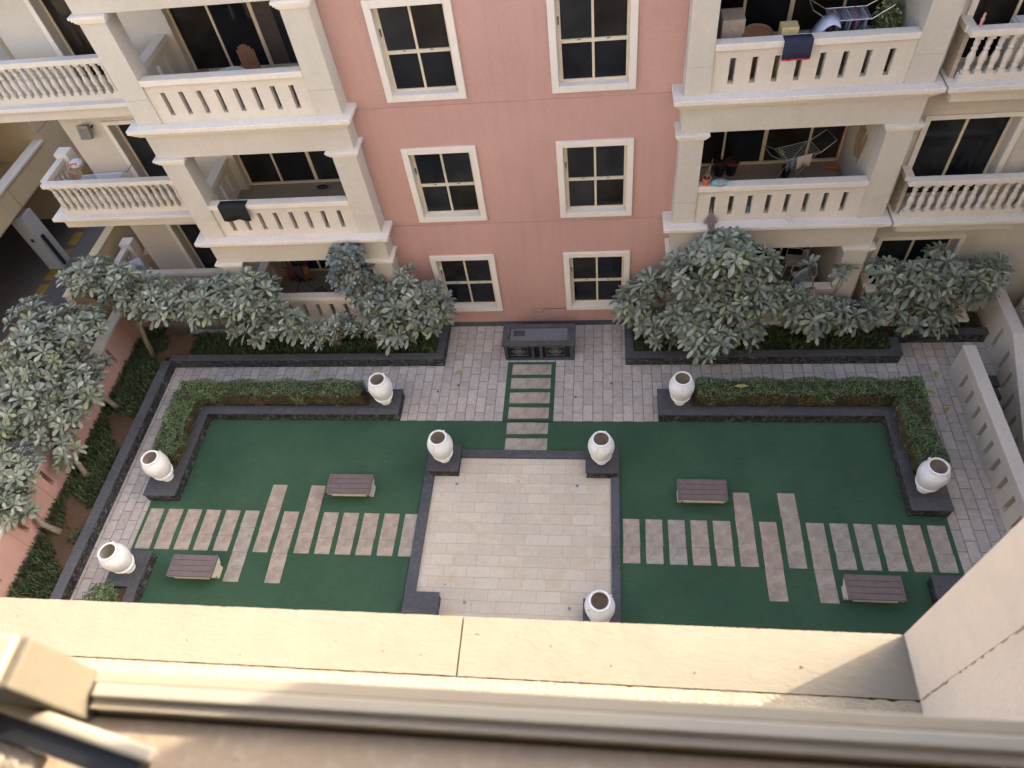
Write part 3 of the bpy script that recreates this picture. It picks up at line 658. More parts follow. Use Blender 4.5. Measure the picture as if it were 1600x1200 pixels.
tree('open branched tree under the right bay balcony', (6.0, -.9, .29), [(5.3, -1.0, 1.8, .4, .35, .4, 9), (5.9, -1.15, 1.45, .8, .35, .5, 20), (5.5, -.85, 3.0, .12, .12, .1, 1), (6.7, -1.1, 1.4, .6, .35, .4, 14), (6.4, -.7, 2.5, .2, .2, .2, 2)], 31)
tree('wide tree in front of the right baluster balcony', (8.3, -.7, .29), [(7.3, -.7, 2.6, .3, .3, .3, 6), (8.1, -.75, 2.2, .6, .45, .5, 20), (8.8, -.75, 2.3, .55, .4, .5, 16), (9.6, -.7, 2.1, .5, .4, .75, 18), (8.6, -1.0, 1.15, .7, .3, .4, 15), (8.4, -.6, 2.95, .25, .25, .25, 4), (7.6, -.9, 1.5, .45, .3, .4, 8)], 32)
# ================================================================== APARTMENT BUILDING
LZ = [.77, 4.04, 7.31, 10.58]; TOP = 13.4
B = thing('apartment_building', 'pink and cream apartment block with balconies facing the courtyard', 'building', (0, 0, 0))
def slotwall(mb, fixed0, fixed1, a0, a1, z0, z1, slots, along='x', zf=None):
    """wall with vertical slots; along 'x' -> fixed is y; along 'y' -> fixed is x. zf(a): ground offset for sloping walls"""
    zf = zf or (lambda a_: 0.0)
    def seg(p, q, za, zb):
        vs = [(p, fixed0, za + zf(p)), (q, fixed0, za + zf(q)), (q, fixed1, za + zf(q)), (p, fixed1, za + zf(p)),
              (p, fixed0, zb + zf(p)), (q, fixed0, zb + zf(q)), (q, fixed1, zb + zf(q)), (p, fixed1, zb + zf(p))]
        if along == 'y': vs = [(v[1], v[0], v[2]) for v in vs]
        mb.add(vs, [(0, 3, 2, 1), (4, 5, 6, 7), (0, 1, 5, 4), (1, 2, 6, 5), (2, 3, 7, 6), (3, 0, 4, 7)] if along == 'x' else
               [(0, 1, 2, 3), (7, 6, 5, 4), (4, 5, 1, 0), (5, 6, 2, 1), (6, 7, 3, 2), (7, 4, 0, 3)])
    cur = a0
    for s0, s1, sz0, sz1 in slots:
        if s0 > cur: seg(cur, s0, z0, z1)
        seg(s0, s1, z0, sz0); seg(s0, s1, sz1, z1); cur = s1
    if cur < a1: seg(cur, a1, z0, z1)
# pink wall
XA, XB, XC, XD = -4.04, -2.303, -.488, 1.233; WH = 2.127
wz = [.671 + 3.3 * k for k in range(3)] + [10.571]
g = MB(); bands = [(.17, 3.832), (3.844, 7.116), (7.128, 10.40), (10.41, TOP)]
for z0, z1 in bands:
    holes = [(x0, x1, z_, z_ + WH) for x0, x1 in ((XA, XB), (XC, XD)) for z_ in wz if z_ >= z0 - .05 and z_ + WH < z1 + .05]
    wall_holes(g, -4.94, 2.17, z0, z1, 0, .3, holes)
g.box(-4.94, 2.17, .012, .29, 3.832, 3.844); g.box(-4.94, 2.17, .012, .29, 7.116, 7.128)
mesh('pink_wall', g, M['pink'], B)
g = MB(); g.box(-4.93, 2.14, -.03, .28, 0, .17); mesh('wall_base', g, M['kerb'], B)
g = MB(); g.box(-4.75, 1.96, .32, 30, 0, TOP); g.box(-9.45, -4.75, 2.2, 30, 0, TOP); g.box(1.96, 6.9, 2.2, 30, 0, TOP)
mesh('rear_wall', g, M['pink'], B)
DARKFR = plain('window_latch', (.02, .02, .02), .4)
def window(x0, x1, z0, z1, label=None):
    q = .15; g = MB()
    g.box(x0, x0 + q, -.06, .17, z0, z1); g.box(x1 - q, x1, -.06, .17, z0, z1); g.box(x0 + q, x1 - q, -.06, .17, z1 - q, z1); g.box(x0 + q, x1 - q, -.06, .17, z0, z0 + q)
    wn = mesh('window', g, M['white'], B, loc=((x0 + x1) / 2, 0, z0), bevel=.008)
    a0, a1, b0, b1 = x0 + q, x1 - q, z0 + q, z1 - q; f = .055; y0, y1 = .10, .15; zm = b0 + (b1 - b0) * .47; xm = (a0 + a1) / 2
    g = MB(); g.box(a0, a0 + f + .03, y0, y1, b0, b1); g.box(a1 - f, a1, y0, y1, b0, b1)
    g.box(a0 + f + .03, a1 - f, y0, y1, b1 - f, b1); g.box(a0 + f + .03, a1 - f, y0, y1, b0, b0 + f)
    g.box(a0 + f + .03, a1 - f, y0 - .012, y1, zm - .035, zm + .035); g.box(xm - .025, xm + .025, y0 + .003, y1, b0 + f, zm - .035); g.box(xm - .025, xm + .025, y0 + .003, y1, zm + .035, b1 - f)
    mesh('frame', g, M['frame'], wn, bevel=.004)
    for (p0, p1, r0, r1) in ((a0 + f + .03, xm - .025, b0 + f, zm - .035), (xm + .025, a1 - f, b0 + f, zm - .035), (a0 + f + .03, xm - .025, zm + .035, b1 - f), (xm + .025, a1 - f, zm + .035, b1 - f)):
        g = MB(); g.box(p0, p1, .125, .14, r0, r1); mesh('pane', g, GL[(int(abs(p0 * 10)) + int(r0 * 3)) % 4], wn)
    g = MB(); g.box(a0 + .035, a0 + .055, .07, .099, zm + .35, zm + .5); g.box(xm - .30, xm - .25, .078, .088, zm + .02, zm + .035); g.box(xm + .27, xm + .32, .078, .088, zm + .02, zm + .035); mesh('latch', g, DARKFR, wn)
for z_ in wz:
    window(XA, XB, z_, z_ + WH); window(XC, XD, z_, z_ + WH)
g = MB()
for i in range(9): g.box(-7.10 + i * .045, -7.06 + i * .045, 1.742 - .004 * (i % 2), 1.747, LZ[2] + .04, LZ[2] + 2.13)
mesh('curtain', g, plain('brown_curtain', (.075, .062, .055), .9), B)
# pipe stub with tap on the wall
g = MB(); g.tube([(-1.12, -.03, .70), (-.52, -.03, .715)], .008, 6); mesh('water_pipe', g, plain('brown_pipe', (.16, .07, .06), .6), B)
g = MB(); g.tube([(-1.44, -.05, .69), (-1.12, -.05, .695)], .035, 8); g.tube([(-1.36, -.05, .69), (-1.36, -.12, .66)], .022, 8); g.tube([(-1.22, -.05, .69), (-1.22, -.12, .66)], .022, 8); mesh('tap', g, plain('old_brass', (.30, .24, .15), .5, .3), B)

def cornice(g, x0, x1, yf, yb, lz, side0=True, side1=True):
    """stepped ledge: top slab and two mouldings under it"""
    g.box(x0, x1, yf, yb, lz - .10, lz)
    g.box(x0 + (.03 if side0 else 0), x1 - (.03 if side1 else 0), yf + .03, yb, lz - .13, lz - .10)
def moulding(g, x0, x1, yf, yb, lz, side0=True, side1=True):
    for i in range(4):
        d = .06 + .028 * i; g.box(x0 + (d if side0 else 0), x1 - (d if side1 else 0), yf + d, yb, lz - .13 - .03 * (i + 1), lz - .13 - .03 * i)
def glazing(x0, x1, z0, z1, y, mull, parent, dbl=()):
    f = .05; g = MB()
    g.box(x0, x0 + f, y, y + .07, z0, z1); g.box(x1 - f, x1, y, y + .07, z0, z1); g.box(x0 + f, x1 - f, y, y + .07, z1 - f, z1); g.box(x0 + f, x1 - f, y - .02, y + .07, z0, z0 + .06)
    for m_ in mull:
        hw = .045 if m_ in dbl else .028; g.box(m_ - hw, m_ + hw, y + .002, y + .06, z0 + .06, z1 - f)
    fr = mesh('door_frame', g, M['frame'], parent, bevel=.004)
    xs = [x0 + f] + sorted(mull) + [x1 - f]
    for p0, p1 in zip(xs, xs[1:]):
        g = MB(); g.box(p0, p1, y + .03, y + .045, z0 + .06, z1 - f); mesh('pane', g, GL[(int(abs(p0 * 7)) + int(z0 * 5)) % 4], fr)
    for m_ in dbl:
        g = MB(); g.box(m_ - .06, m_ - .046, y - .03, y + .01, z0 + 1.0, z0 + 1.2); mesh('door_handle', g, M['black'], fr)
    return fr
def bay(xl0, xl1, P1, P2, slots, mull, dbl, left):
    for k, lz in enumerate(LZ):
        g = MB(); cornice(g, xl0, xl1, -.69, 0, lz); mesh('ledge', g, M['ledge'], B, bevel=.012)
        g = MB(); moulding(g, xl0, xl1, -.69, 0, lz); mesh('moulding', g, M['cream2'], B)
        o0, o1 = P1[0], P2[1]
        g = MB()
        if k > 0: g.box(o0, o1, -.47, -.10, lz - .86, lz - .25); g.box(o0, P1[1], -.10, .0, lz - .86, lz - .25); g.box(P2[0], o1, -.10, .0, lz - .86, lz - .25)
        else: g.box(o0, o1, -.47, 0, 0, lz - .25)
        mesh('beam', g, M['cream'], B, bevel=.006)
        g = MB(); g.box(o0 + .01, o1 - .01, -.10, 2.2, lz - .30, lz - .052); mesh('slab', g, M['cream'], B)
        g = MB(); g.box(o0 + .3, o1 - .3, -.38, 2.1, lz - .05, lz - .035); mesh('balcony_floor', g, M['floor'], B)
        if k == 3: continue
        nz = LZ[k + 1] - .86
        for p0, p1 in (P1, P2):
            g = MB(); g.box(p0 + .004, p1 - .004, -.466, .0, lz + .58, nz - .17); g.box(p0, p1, -.47, .0, lz, lz + .572); g.box(p0 + .012, p1 - .012, -.46, 0, lz + .572, lz + .58)
            pl = mesh('pillar', g, M['cream'], B, bevel=.006)
            g = MB()
            for i, (d, h0, h1) in enumerate(((.10, -.05, 0), (.075, -.095, -.05), (.045, -.14, -.095), (.018, -.17, -.14))):
                g.box(p0 - d, p1 + d, -.47 - d, 0, nz + h0, nz + h1)
            mesh('capital', g, M['white'], pl, bevel=.004)
        # parapet and rail
        g = MB(); slotwall(g, -.42, -.28, P1[1], P2[0], lz, lz + .88, [(s_ - .056, s_ + .056, lz + .17, lz + .70) for s_ in slots])
        pa = mesh('parapet', g, M['cream2'], B)
        g = MB(); g.box(P1[1], P2[0], -.485, -.25, lz + .88, lz + 1.01); mesh('rail', g, M['rail'], pa, bevel=.012)
        # glazing and the walls beside and above it
        gx0, gx1 = (P1[0] + .57, P2[0] + .02) if left else (P1[1], P2[0] + .02)
        glazing(gx0, gx1, lz - .03, lz + 2.2, 1.72, mull, B, dbl)
        g = MB(); g.box(xl0 + .2, xl1 - .2, 1.70, 2.2, lz + 2.2, LZ[k + 1] - .30)
        if left: g.box(P2[0], P2[1], 0.3, 2.2, lz - .05, LZ[k + 1] - .30); g.box(P1[0] + .1, P1[0] + .57, 1.53, 2.2, lz - .05, lz + 2.2)
        else: g.box(P1[0], P1[1], .3, 2.2, lz - .05, LZ[k + 1] - .3); g.box(P2[0], P2[0] + .14, .0, 2.2, lz - .05, LZ[k + 1] - .3); g.box(P2[0] + .14, P2[1] - .02, .3, 2.2, lz - .05, LZ[k + 1] - .3)
        mesh('balcony_wall', g, M['cream'], B)
        if left:
            g = MB(); slotwall(g, P1[0] + .2, P1[0] + .34, 0, 1.55, lz - .04, lz + .88, [(y_ - .06, y_ + .06, lz + .17, lz + .70) for y_ in (.35, .75, 1.15)], along='y')
            pa = mesh('side_parapet', g, M['cream2'], B)
            g = MB(); g.box(P1[0] + .15, P1[0] + .40, .0, 1.55, lz + .88, lz + 1.01); mesh('rail', g, M['rail'], pa, bevel=.01)
    g = MB(); g.box(P1[0], P2[1], -.42, 2.2, LZ[3] + .002, TOP); mesh('upper_wall', g, M['cream'], B)
bay(1.96, 7.02, (2.17, 2.67), (6.30, 6.85), [3.04 + .411 * i for i in range(8)], [3.5, 4.46, 5.51], (4.46,), False)
bay(-9.88, -4.75, (-9.66, -9.09), (-5.51, -4.94), [-8.74 + .411 * i for i in range(8)], [-8.15, -7.16, -6.25], (-7.16,), True)

BAL = [(.062, .06), (.045, .075), (.045, .085), (.060, .10), (.060, .115), (.045, .13), (.052, .18), (.068, .25), (.072, .30), (.062, .36), (.046, .42), (.040, .455), (.056, .465), (.056, .485), (.040, .495), (.046, .54), (.056, .58), (.050, .62), (.040, .645), (.056, .655), (.056, .67)]
balg = MB(); balg.lathe(BAL, (0, 0, 0), 12); balg.box(-.062, .062, -.062, .062, 0, .06); balg.box(-.062, .062, -.062, .062, .67, .735)
BALMESH = None
def baluster(parent, x, y, z):
    global BALMESH
    if BALMESH is None:
        BALMESH = bpy.data.meshes.new('baluster'); BALMESH.from_pydata(balg.v, [], balg.f); BALMESH.update(); BALMESH.materials.append(M['cream2'])
        BALMESH.polygons.foreach_set('use_smooth', [len(q.vertices) == 4 and i_ < 240 for i_, q in enumerate(BALMESH.polygons)])
    o = bpy.data.objects.new('baluster', BALMESH); COL.objects.link(o); o.parent = parent; o.location = Vector((x, y, z)) - origin(parent)
def railing(segs, lz, parent, solid=None):
    """segs: (x0,y0,x1,y1) centre lines"""
    g = MB(); gr = MB()
    for x0, y0, x1, y1 in segs:
        if abs(y0 - y1) < 1e-6: g.box(x0, x1, y0 - .065, y0 + .065, lz, lz + .15); gr.box(x0 - .1, x1, y0 - .10, y0 + .10, lz + .885, lz + 1.01)
        else: g.box(x0 - .065, x0 + .065, min(y0, y1), max(y0, y1), lz, lz + .15); gr.box(x0 - .10, x0 + .10, min(y0, y1) , max(y0, y1), lz + .883, lz + 1.008)
    pb = mesh('balustrade', g, M['cream2'], parent, bevel=.004); mesh('rail', gr, M['rail'], pb, bevel=.012)
    for x0, y0, x1, y1 in segs:
        L = math.hypot(x1 - x0, y1 - y0); n = max(1, int(L / .198)); 
        for i in range(n):
            f_ = (i + .5) / n; baluster(pb, x0 + (x1 - x0) * f_, y0 + (y1 - y0) * f_, lz + .15)
    return pb
# right wing: wall, doors, balconies with turned balusters
g = MB(); wall_holes(g, 6.86, 12.4, -1.2, TOP, .05, .35, [(7.30, 9.06, lz - .05, lz + 2.12) for lz in LZ] ); mesh('wing_wall', g, M['cream'], B)
g = MB(); g.box(6.9, 12.4, .60, 30, -1.2, TOP); mesh('rear_wall', g, M['cream'], B)
for k, lz in enumerate(LZ):
    glazing(7.30, 9.06, lz - .05, lz + 2.12, .30, [8.18], B)
    g = MB(); z1 = lz + 2.12
    g.box(7.18, 7.30, .0, .05, lz, z1 + .10); g.box(9.06, 9.18, .0, .05, lz, z1 + .10); g.box(7.30, 9.06, .0, .05, z1, z1 + .10); mesh('door_trim', g, M['white'], B, bevel=.004)
    g = MB(); cornice(g, 7.06, 9.86, -.71, .05, lz, True, True); mesh('ledge', g, M['ledge'], B, bevel=.012)
    g = MB(); moulding(g, 7.06, 9.86, -.71, .05, lz); g.box(7.22, 9.70, -.54, .05, lz - .40, lz - .25); mesh('moulding', g, M['cream2'], B)
    if k == 3: continue
    railing([(7.22, -.46, 9.72, -.46)], lz, B)
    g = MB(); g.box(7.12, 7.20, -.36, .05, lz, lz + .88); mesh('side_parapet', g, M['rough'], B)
    g = MB(); g.box(7.08, 7.26, -.36, .048, lz + .883, lz + 1.008); mesh('side_rail', g, M['rail'], B, bevel=.01)
    g = MB(); g.box(9.62, 9.74, -.36, .05, lz, lz + .885); mesh('side_parapet', g, M['cream2'], B)
    g = MB(); g.box(9.60, 9.78, -.36, .048, lz + .884, lz + 1.007); mesh('side_rail', g, M['rail'], B, bevel=.01)
# left wing, set back
g = MB(); wall_holes(g, -13.3, -9.28, -1.2, TOP, 1.55, 1.85, [(-12.02, -10.70, lz - .05, lz + 2.12) for lz in LZ]); g.box(-13.3, -13.0, 1.85, 30, -1.2, TOP); g.box(-13.0, -9.28, 2.2, 30, -1.2, TOP)
mesh('wing_wall', g, M['cream'], B)
for k, lz in enumerate(LZ):
    glazing(-12.02, -10.70, lz - .05, lz + 2.12, 1.80, [-10.98], B)
    g = MB(); z1 = lz + 2.12
    g.box(-12.14, -12.02, 1.50, 1.55, lz, z1 + .10); g.box(-10.70, -10.58, 1.50, 1.55, lz, z1 + .10); g.box(-12.02, -10.70, 1.50, 1.55, z1, z1 + .10); mesh('door_trim', g, M['white'], B, bevel=.004)
    g = MB(); g.box(-14.52, -9.66, .50, 1.55, lz - .10, lz); g.box(-14.52, -13.3, 1.55, 2.4, lz - .10, lz); mesh('ledge', g, M['ledge'], B, bevel=.012)
    g = MB(); moulding(g, -14.52, -9.66, .50, 1.5, lz + .03, True, False)
    if k: g.box(-14.36, -9.66, .66, 1.55, lz - .42, lz - .22); g.box(-14.36, -13.3, 1.55, 2.4, lz - .42, lz - .12)
    else: g.box(-14.36, -9.66, .66, 1.55, -1.2, lz - .22)
    mesh('moulding', g, M['cream2'], B)
    if k == 3: continue
    railing([(-14.15, .74, -9.68, .74), (-14.25, .84, -14.25, 1.85)], lz, B)
    g = MB(); g.box(-14.40, -14.02, 1.85, 2.2, lz, lz + 1.12); mesh('end_post', g, M['white'], B, bevel=.01)
    g = MB(); g.box(-12.15, -12.05, 1.35, 1.50, 0, .1) if False else g.box(-14.2, -14.05, 2.2, 2.3, lz, lz + .3); mesh('post_stub', g, M['cream'], B)
g = MB(); g.box(-14.46, -13.3, .72, 4.5, -1.2, .55); mesh('tan_base_wall', g, M['tan'], B)
t = thing('boundary_wall', 'tan stretch of boundary wall beyond the corner tree, beside the lowest left wing balcony', 'wall', (-14.72, 2, -1.2))
g = MB(); g.box(-14.84, -14.60, -.62, 6.0, -1.2, 2.16); mesh('wall', g, M['tan'], t); g = MB(); g.box(-14.86, -14.58, -.64, 6.0, 2.16, 2.2); mesh('coping', g, M['tan'], t)
# wing standing forward on the right, with side balcony
g = MB(); g.box(11.95, 24, -13.4, .02, -1.2, TOP); mesh('side_wing_wall', g, M['tan'], B)
lz = LZ[0]
g = MB(); g.box(10.94, 11.95, -3.6, -.32, lz - .10, lz); mesh('ledge', g, M['ledge'], B, bevel=.01)
g = MB(); g.box(11.06, 11.95, -3.5, -.42, lz - .42, lz - .10); mesh('moulding', g, M['tan'], B)
railing([(11.10, -.42, 11.10, -3.5)], lz, B)
g = MB(); g.box(11.1, 11.95, -.40, -.30, lz, lz + .88); mesh('side_parapet', g, M['cream2'], B)
# floodlight on the left wing wall
g = MB(); g.obox((-12.62, 1.38, 6.08), (.30, .12, .34), (RAD(-20), 0, 0)); fl = mesh('floodlight', g, plain('floodlight_grey', (.20, .19, .17), .5), B, bevel=.01)
g = MB(); g.obox((-12.62, 1.315, 6.06), (.24, .012, .27), (RAD(-20), 0, 0)); mesh('lens', g, plain('lens_grey', (.12, .12, .12), .3), fl)
g = MB(); g.tube([(-12.5, 1.45, 6.12), (-12.42, 1.55, 6.17)], .02); mesh('bracket', g, M['black'], fl)

# ================================================================== BOUNDARY WALLS
t = thing('boundary_wall', 'pink boundary wall with narrow slots between the courtyard and the road', 'wall', (-13.69, -6, 0))
g = MB(); slotwall(g, -13.82, -13.56, -13.2, .7, -1.19, 1.30, [(-13.0 + 1.335 * i + .45, -13.0 + 1.335 * i + .57, .62, 1.2) for i in range(10)], along='y'); mesh('wall', g, M['pink'], t)
g = MB(); g.box(-13.86, -13.53, -13.2, .7, 1.30, 1.38); mesh('coping', g, plaster('wall_coping', (.52, .50, .43), .08, .85, dirt=(.3, .3, .25), dirt_amt=.4), t, bevel=.01)
g = MB()
for i in range(10): g.box(-13.559, -13.556, -12.8 + 1.335 * i, -12.79 + 1.335 * i, .3, 1.298)
mesh('joints', g, plain('joint_reddish', (.25, .12, .09), .9), t)  # thin reddish brown strips marking the wall joints
t = thing('stair_wall', 'pale parapet wall with slots beside the right paving path', 'wall', (9.45, -6, 0))
g = MB(); slotwall(g, 9.32, 9.58, -13.2, -1.78, 0, .97, [(-13.0 + .475 * i, -12.87 + .475 * i, .16, .72) for i in range(23)], along='y'); mesh('wall', g, M['cream'], t)
g = MB(); g.box(9.30, 9.60, -13.2, -1.76, .97, 1.02); mesh('coping', g, plaster('coping_pale', (.60, .55, .50), .05, .85, dirt=(.2, .2, .19), dirt_amt=.5, dscale=14), t, bevel=.008)
t = thing('stair_wall', 'pale parapet wall descending with the steps at the far right', 'wall', (10.58, -4, 0))
zf = lambda y_: 0 if y_ > -1.55 else (y_ + 1.55) * .52
g = MB(); sl = []
yy = -6.6
while yy < -.6: sl.append((yy, yy + .12, .16, .9)); yy += .475
slotwall(g, 10.46, 10.70, -7.2, -1.55, -1.2, 1.15, [(a_, b_, c_, d_) for a_, b_, c_, d_ in sl if b_ < -1.6], along='y', zf=zf); slotwall(g, 10.46, 10.70, -1.55, .05, -1.2, 1.15, [(-1.2, -1.08, .16, .9)], along='y')
mesh('wall', g, M['cream'], t)
g = MB(); slotwall(g, 10.44, 10.72, -7.2, -1.55, 1.15, 1.20, [], along='y', zf=zf); slotwall(g, 10.44, 10.72, -1.55, .05, 1.15, 1.20, [], along='y'); mesh('coping', g, bpy.data.materials['coping_pale'], t)
t = thing('outdoor_steps', 'dark stone steps going down between the two right parapet walls', 'steps', (10.0, -1.9, 0))
for i in range(7):
    g = MB(); g.box(9.58, 10.46, -1.9 - .3 * (i + 1), -1.9 - .3 * i + .02, -1.2, -.17 * (i + 1) + .16 if i else -.05); mesh('step', g, M['slate'], t, bevel=.006)

# ================================================================== TAN BUILDING BEYOND THE ROAD
t = thing('tan_building', 'tan building over a dark driveway beyond the road at the far left', 'building', (-21, 0, -1.2))
g = MB(); g.box(-19.75, -19.45, -20, 7.1, 1.45, 2.28); g.box(-24, -19.45, 7.1, 30, -1.2, 9); g.box(-30, -19.75, -20, 7.1, 1.2, 1.5); g.box(-30, -22.0, -20, 7.1, 1.5, 9); g.box(-22, -19.45, -20, 7.1, 4.3, 9)
for y_ in (7.8, 9.6): pass
mesh('wall', g, M['tan'], t)
g = MB(); g.box(-19.80, -19.40, -20, 7.1, 2.28, 2.35); mesh('coping', g, M['white'], t)
g = MB(); g.box(-19.448, -19.444, 4.46, 4.48, 1.45, 2.28); g.box(-19.448, -19.444, 9.2, 9.23, -1.2, 8); g.box(-19.448, -19.444, 7.1, 12, 2.6, 2.62); mesh('wall_joint', g, plain('joint_brown', (.22, .16, .10), .9), t)
g = MB(); g.box(-20.03, -19.47, 4.17, 4.75, -1.2, 1.2); mesh('pillar', g, plaster('grey_pillar', (.42, .42, .42), .06, .8), t)
g = MB(); g.box(-19.469, -19.40, 4.30, 4.42, -1.1, .3); g.box(-19.8, -19.7, 4.14, 4.17, .15, .28); mesh('pillar_fitting', g, M['black'], t)
g = MB(); g.box(-30, -24.5, -20, 20, -1.2, 1.2); mesh('garage_wall', g, plain('garage_dark', (.05, .045, .04), .9), t)
g = MB(); g.box(-19.46, -19.43, 8.2, 8.7, 3.2, 3.9); mesh('vent_window', g, M['glass'], t)
g = MB(); g.box(-19.50, -19.44, 10.5, 12.0, 3.0, 4.4); mesh('window', g, M['glass'], t)
# clothes rack on its balcony
def rack(loc, label, L=1.0, Wd=.5, Hh=.95, rz=0, wings=True, cloths=(), group=None, mat='steel'):
    t = thing('drying_rack', label, 'drying rack', loc, group); x, y, z = loc; c_, s_ = math.cos(rz), math.sin(rz)
    def T(u, v, h): return (x + u * c_ - v * s_, y + u * s_ + v * c_, z + h)
    g = MB(); a, b = L / 2, Wd / 2
    g.tube([T(-a, -b, Hh), T(a, -b, Hh), T(a, b, Hh), T(-a, b, Hh), T(-a, -b, Hh)], .010, 5)
    if wings:
        for q in (-1, 1): g.tube([T(q * a, -b, Hh), T(q * (a + .35), -b * .9, Hh + .22), T(q * (a + .35), b * .9, Hh + .22), T(q * a, b, Hh)], .010, 5)
    mesh('rack_frame', g, M[mat], t)
    g = MB()
    for i in range(1, 9): v = -b + Wd * i / 9; g.tube([T(-a, v, Hh), T(a, v, Hh)], .005, 4)
    mesh('wires', g, M[mat], t)
    for q in (-1, 1):
        g = MB(); g.tube([T(-a * .8, q * b, Hh), T(-a * .3 * 0 + a * .0 - .0, q * b * .9, Hh * .5), T(a * .8, q * b * .8, 0)], .010, 5); g.tube([T(a * .8, q * b, Hh), T(-a * .8, q * b * .8, 0)], .010, 5)
        mesh('leg', g, M[mat], t)
    return t
def cloth(name, label, cat, p, u, drop, col, folds=.02, group=None, trim=None, back=.12, rough=.9, over=.0):
    """cloth hanging over an edge: p one end of the edge, u the vector along it; falls towards -y in front and a little behind"""
    p, u = Vector(p), Vector(u); nx = 14; L = u.length; ud = u.normalized(); out = Vector((ud.y, -ud.x, 0)).normalized(); 
    prof = [(-.0 - over, -back), (-.005 - over, -back * .5), (-over, .0), (-over * .5, .012), (.012, .012), (.02, -.02), (.024, -drop * .5), (.028, -drop)]
    rng = random.Random(len(label)); V = []; F = []
    for j, (o_, h_) in enumerate(prof):
        for i in range(nx + 1):
            f_ = i / nx; wv = math.sin(f_ * 9 + rng.uniform(-.2, .2)) * folds * (abs(h_) / max(drop, .1) + .15)
            q = p + ud * (L * f_) + out * (o_ + wv + .012) + Vector((0, 0, h_ + (rng.uniform(-.01, .01) if j == len(prof) - 1 else 0))); V.append(q)
    for j in range(len(prof) - 1):
        for i in range(nx): a_ = j * (nx + 1) + i; F.append((a_, a_ + nx + 1, a_ + nx + 2, a_ + 1))
    me = MB(); me.v = V; me.f = F
    m = plain('cloth_' + name + str(len(bpy.data.materials)), col, rough, var=.15, spec=.1, scale=40)
    o = mesh(name, me, m, loc=tuple(p), smooth=True); sd = o.modifiers.new('thick', 'SOLIDIFY'); sd.thickness = .008
    if label: tag(o, label, cat, group)
    if trim:
        q = MB(); q.v = [V[6 * (nx + 1) + i].lerp(V[7 * (nx + 1) + i], .86) + out * .006 for i in range(nx + 1)] + [V[7 * (nx + 1) + i] + out * .006 + Vector((0, 0, -.004)) for i in range(nx + 1)]
        q.f = [(i, i + nx + 1, i + nx + 2, i + 1) for i in range(nx)]
        mesh('border', q, plain('trim_red', trim, .9), parent=o, loc=tuple(p))
    return o
def pot(name, label, loc, r, h, mat, group=None, rim=None):
    t = thing(name, label, 'plant pot', loc, group); g = MB()
    g.lathe([(r * .72, 0), (r * .95, h * .82), (r * 1.06, h * .82), (r * 1.06, h), (r * .92, h), (r * .9, h * .83)], loc, 20); g.f.pop(); mesh('pot', g, mat, t, smooth=False)
    g = MB(); g.lathe([(r * .9, h * .84), (.01, h * .87)], loc, 16); mesh('soil', g, M['soil'], t)
    if rim: g = MB(); g.lathe([(r * 1.07, h * .9), (r * 1.12, h * .93), (r * 1.12, h * 1.02), (r * 1.0, h * 1.02)], loc, 20); g.f = g.f[:-2]; mesh('rim', g, rim, t)
    return t
def spikes(parent, c, n, h, spread, mat, seed=1, wd=.012):
    rng = random.Random(seed); g = MB(); c = Vector(c)
    for i in range(n):
        an = i * 2.4; d = Vector((math.cos(an), math.sin(an), 0)); s_ = Vector((-d.y, d.x, 0)) * wd; k = rng.uniform(.6, 1); a_ = c + d * spread * .5 * k + Vector((0, 0, h * .75 * k)); b_ = c + d * spread * k + Vector((0, 0, h * k))
        g.add([c - s_, c + s_, a_ + s_, a_ - s_, b_], [(0, 1, 2, 3), (3, 2, 4)])
    return mesh('leaves', g, mat, parent)
rack((-20.7, 5.2, 1.5), 'wire clothes rack on the balcony of the tan building at the far left', 1.6, .6, 1.0, RAD(80))
g = MB(); g.box(-21.6, -20.9, 2.6, 3.3, 1.5, 1.95); g.box(-21.5, -21.0, 2.7, 3.2, 1.95, 2.15); tag(mesh('storage_box', g, plain('dark_box', (.09, .09, .09), .7), loc=(-21.2, 3, 1.5), bevel=.02), 'dark box on the balcony of the tan building', 'box')

# ================================================================== THINGS ON THE BALCONIES
F = [z - .034 for z in LZ]
# upper right bay
g = MB(); g.box(2.85, 3.30, .25, .75, F[2], F[2] + .62); g.box(2.86, 3.29, .26, .74, F[2] + .62, F[2] + 1.12)
tag(mesh('cardboard_boxes', g, plain('pale_box', (.42, .36, .30), .9), loc=(3.0, .5, F[2]), bevel=.01), 'pale tall box standing at the left end of the upper right balcony', 'box')
t = thing('round_basket', 'round woven basket table behind the upper right balcony rail', 'basket', (3.55, .32, F[2]))
g = MB(); g.lathe([(.16, 0), (.20, .5), (.27, .72), (.29, .80), (.27, .86), (.24, .86), (.22, .80), (.02, .79)], (3.55, .32, F[2]), 24); mesh('basket', g, M['wicker'], t)
g = MB(); g.lathe([(.285, .80), (.305, .82), (.285, .84)], (3.55, .32, F[2]), 24); mesh('rim', g, M['wood'], t)
g = MB(); g.box(3.92, 4.24, -.05, .22, F[2] + .55, F[2] + 1.06); g.box(3.95, 4.21, 0, .18, F[2], F[2] + .55)
tag(mesh('yellow_box', g, plain('straw_yellow', (.55, .45, .22), .8), loc=(4.1, .1, F[2]), bevel=.012), 'straw coloured box standing behind the navy towel', 'box')
cloth('beach_towel', 'navy towel with a red border over the upper right balcony rail', 'towel', (3.90, -.495, LZ[2] + 1.012), (.52, 0, 0), .36, (.035, .035, .065), .01, trim=(.45, .03, .06), back=.15, over=.22)
g = MB(); vs = []; n_ = 16
for i in range(n_ + 1):
    a_ = i / n_; xx = 4.42 + .55 * a_; zz = F[2] + .55 + .56 * math.sin(a_ * 2.0 + .1)
    vs += [(xx, -.12, zz), (xx + .04, .30, zz + .02)]
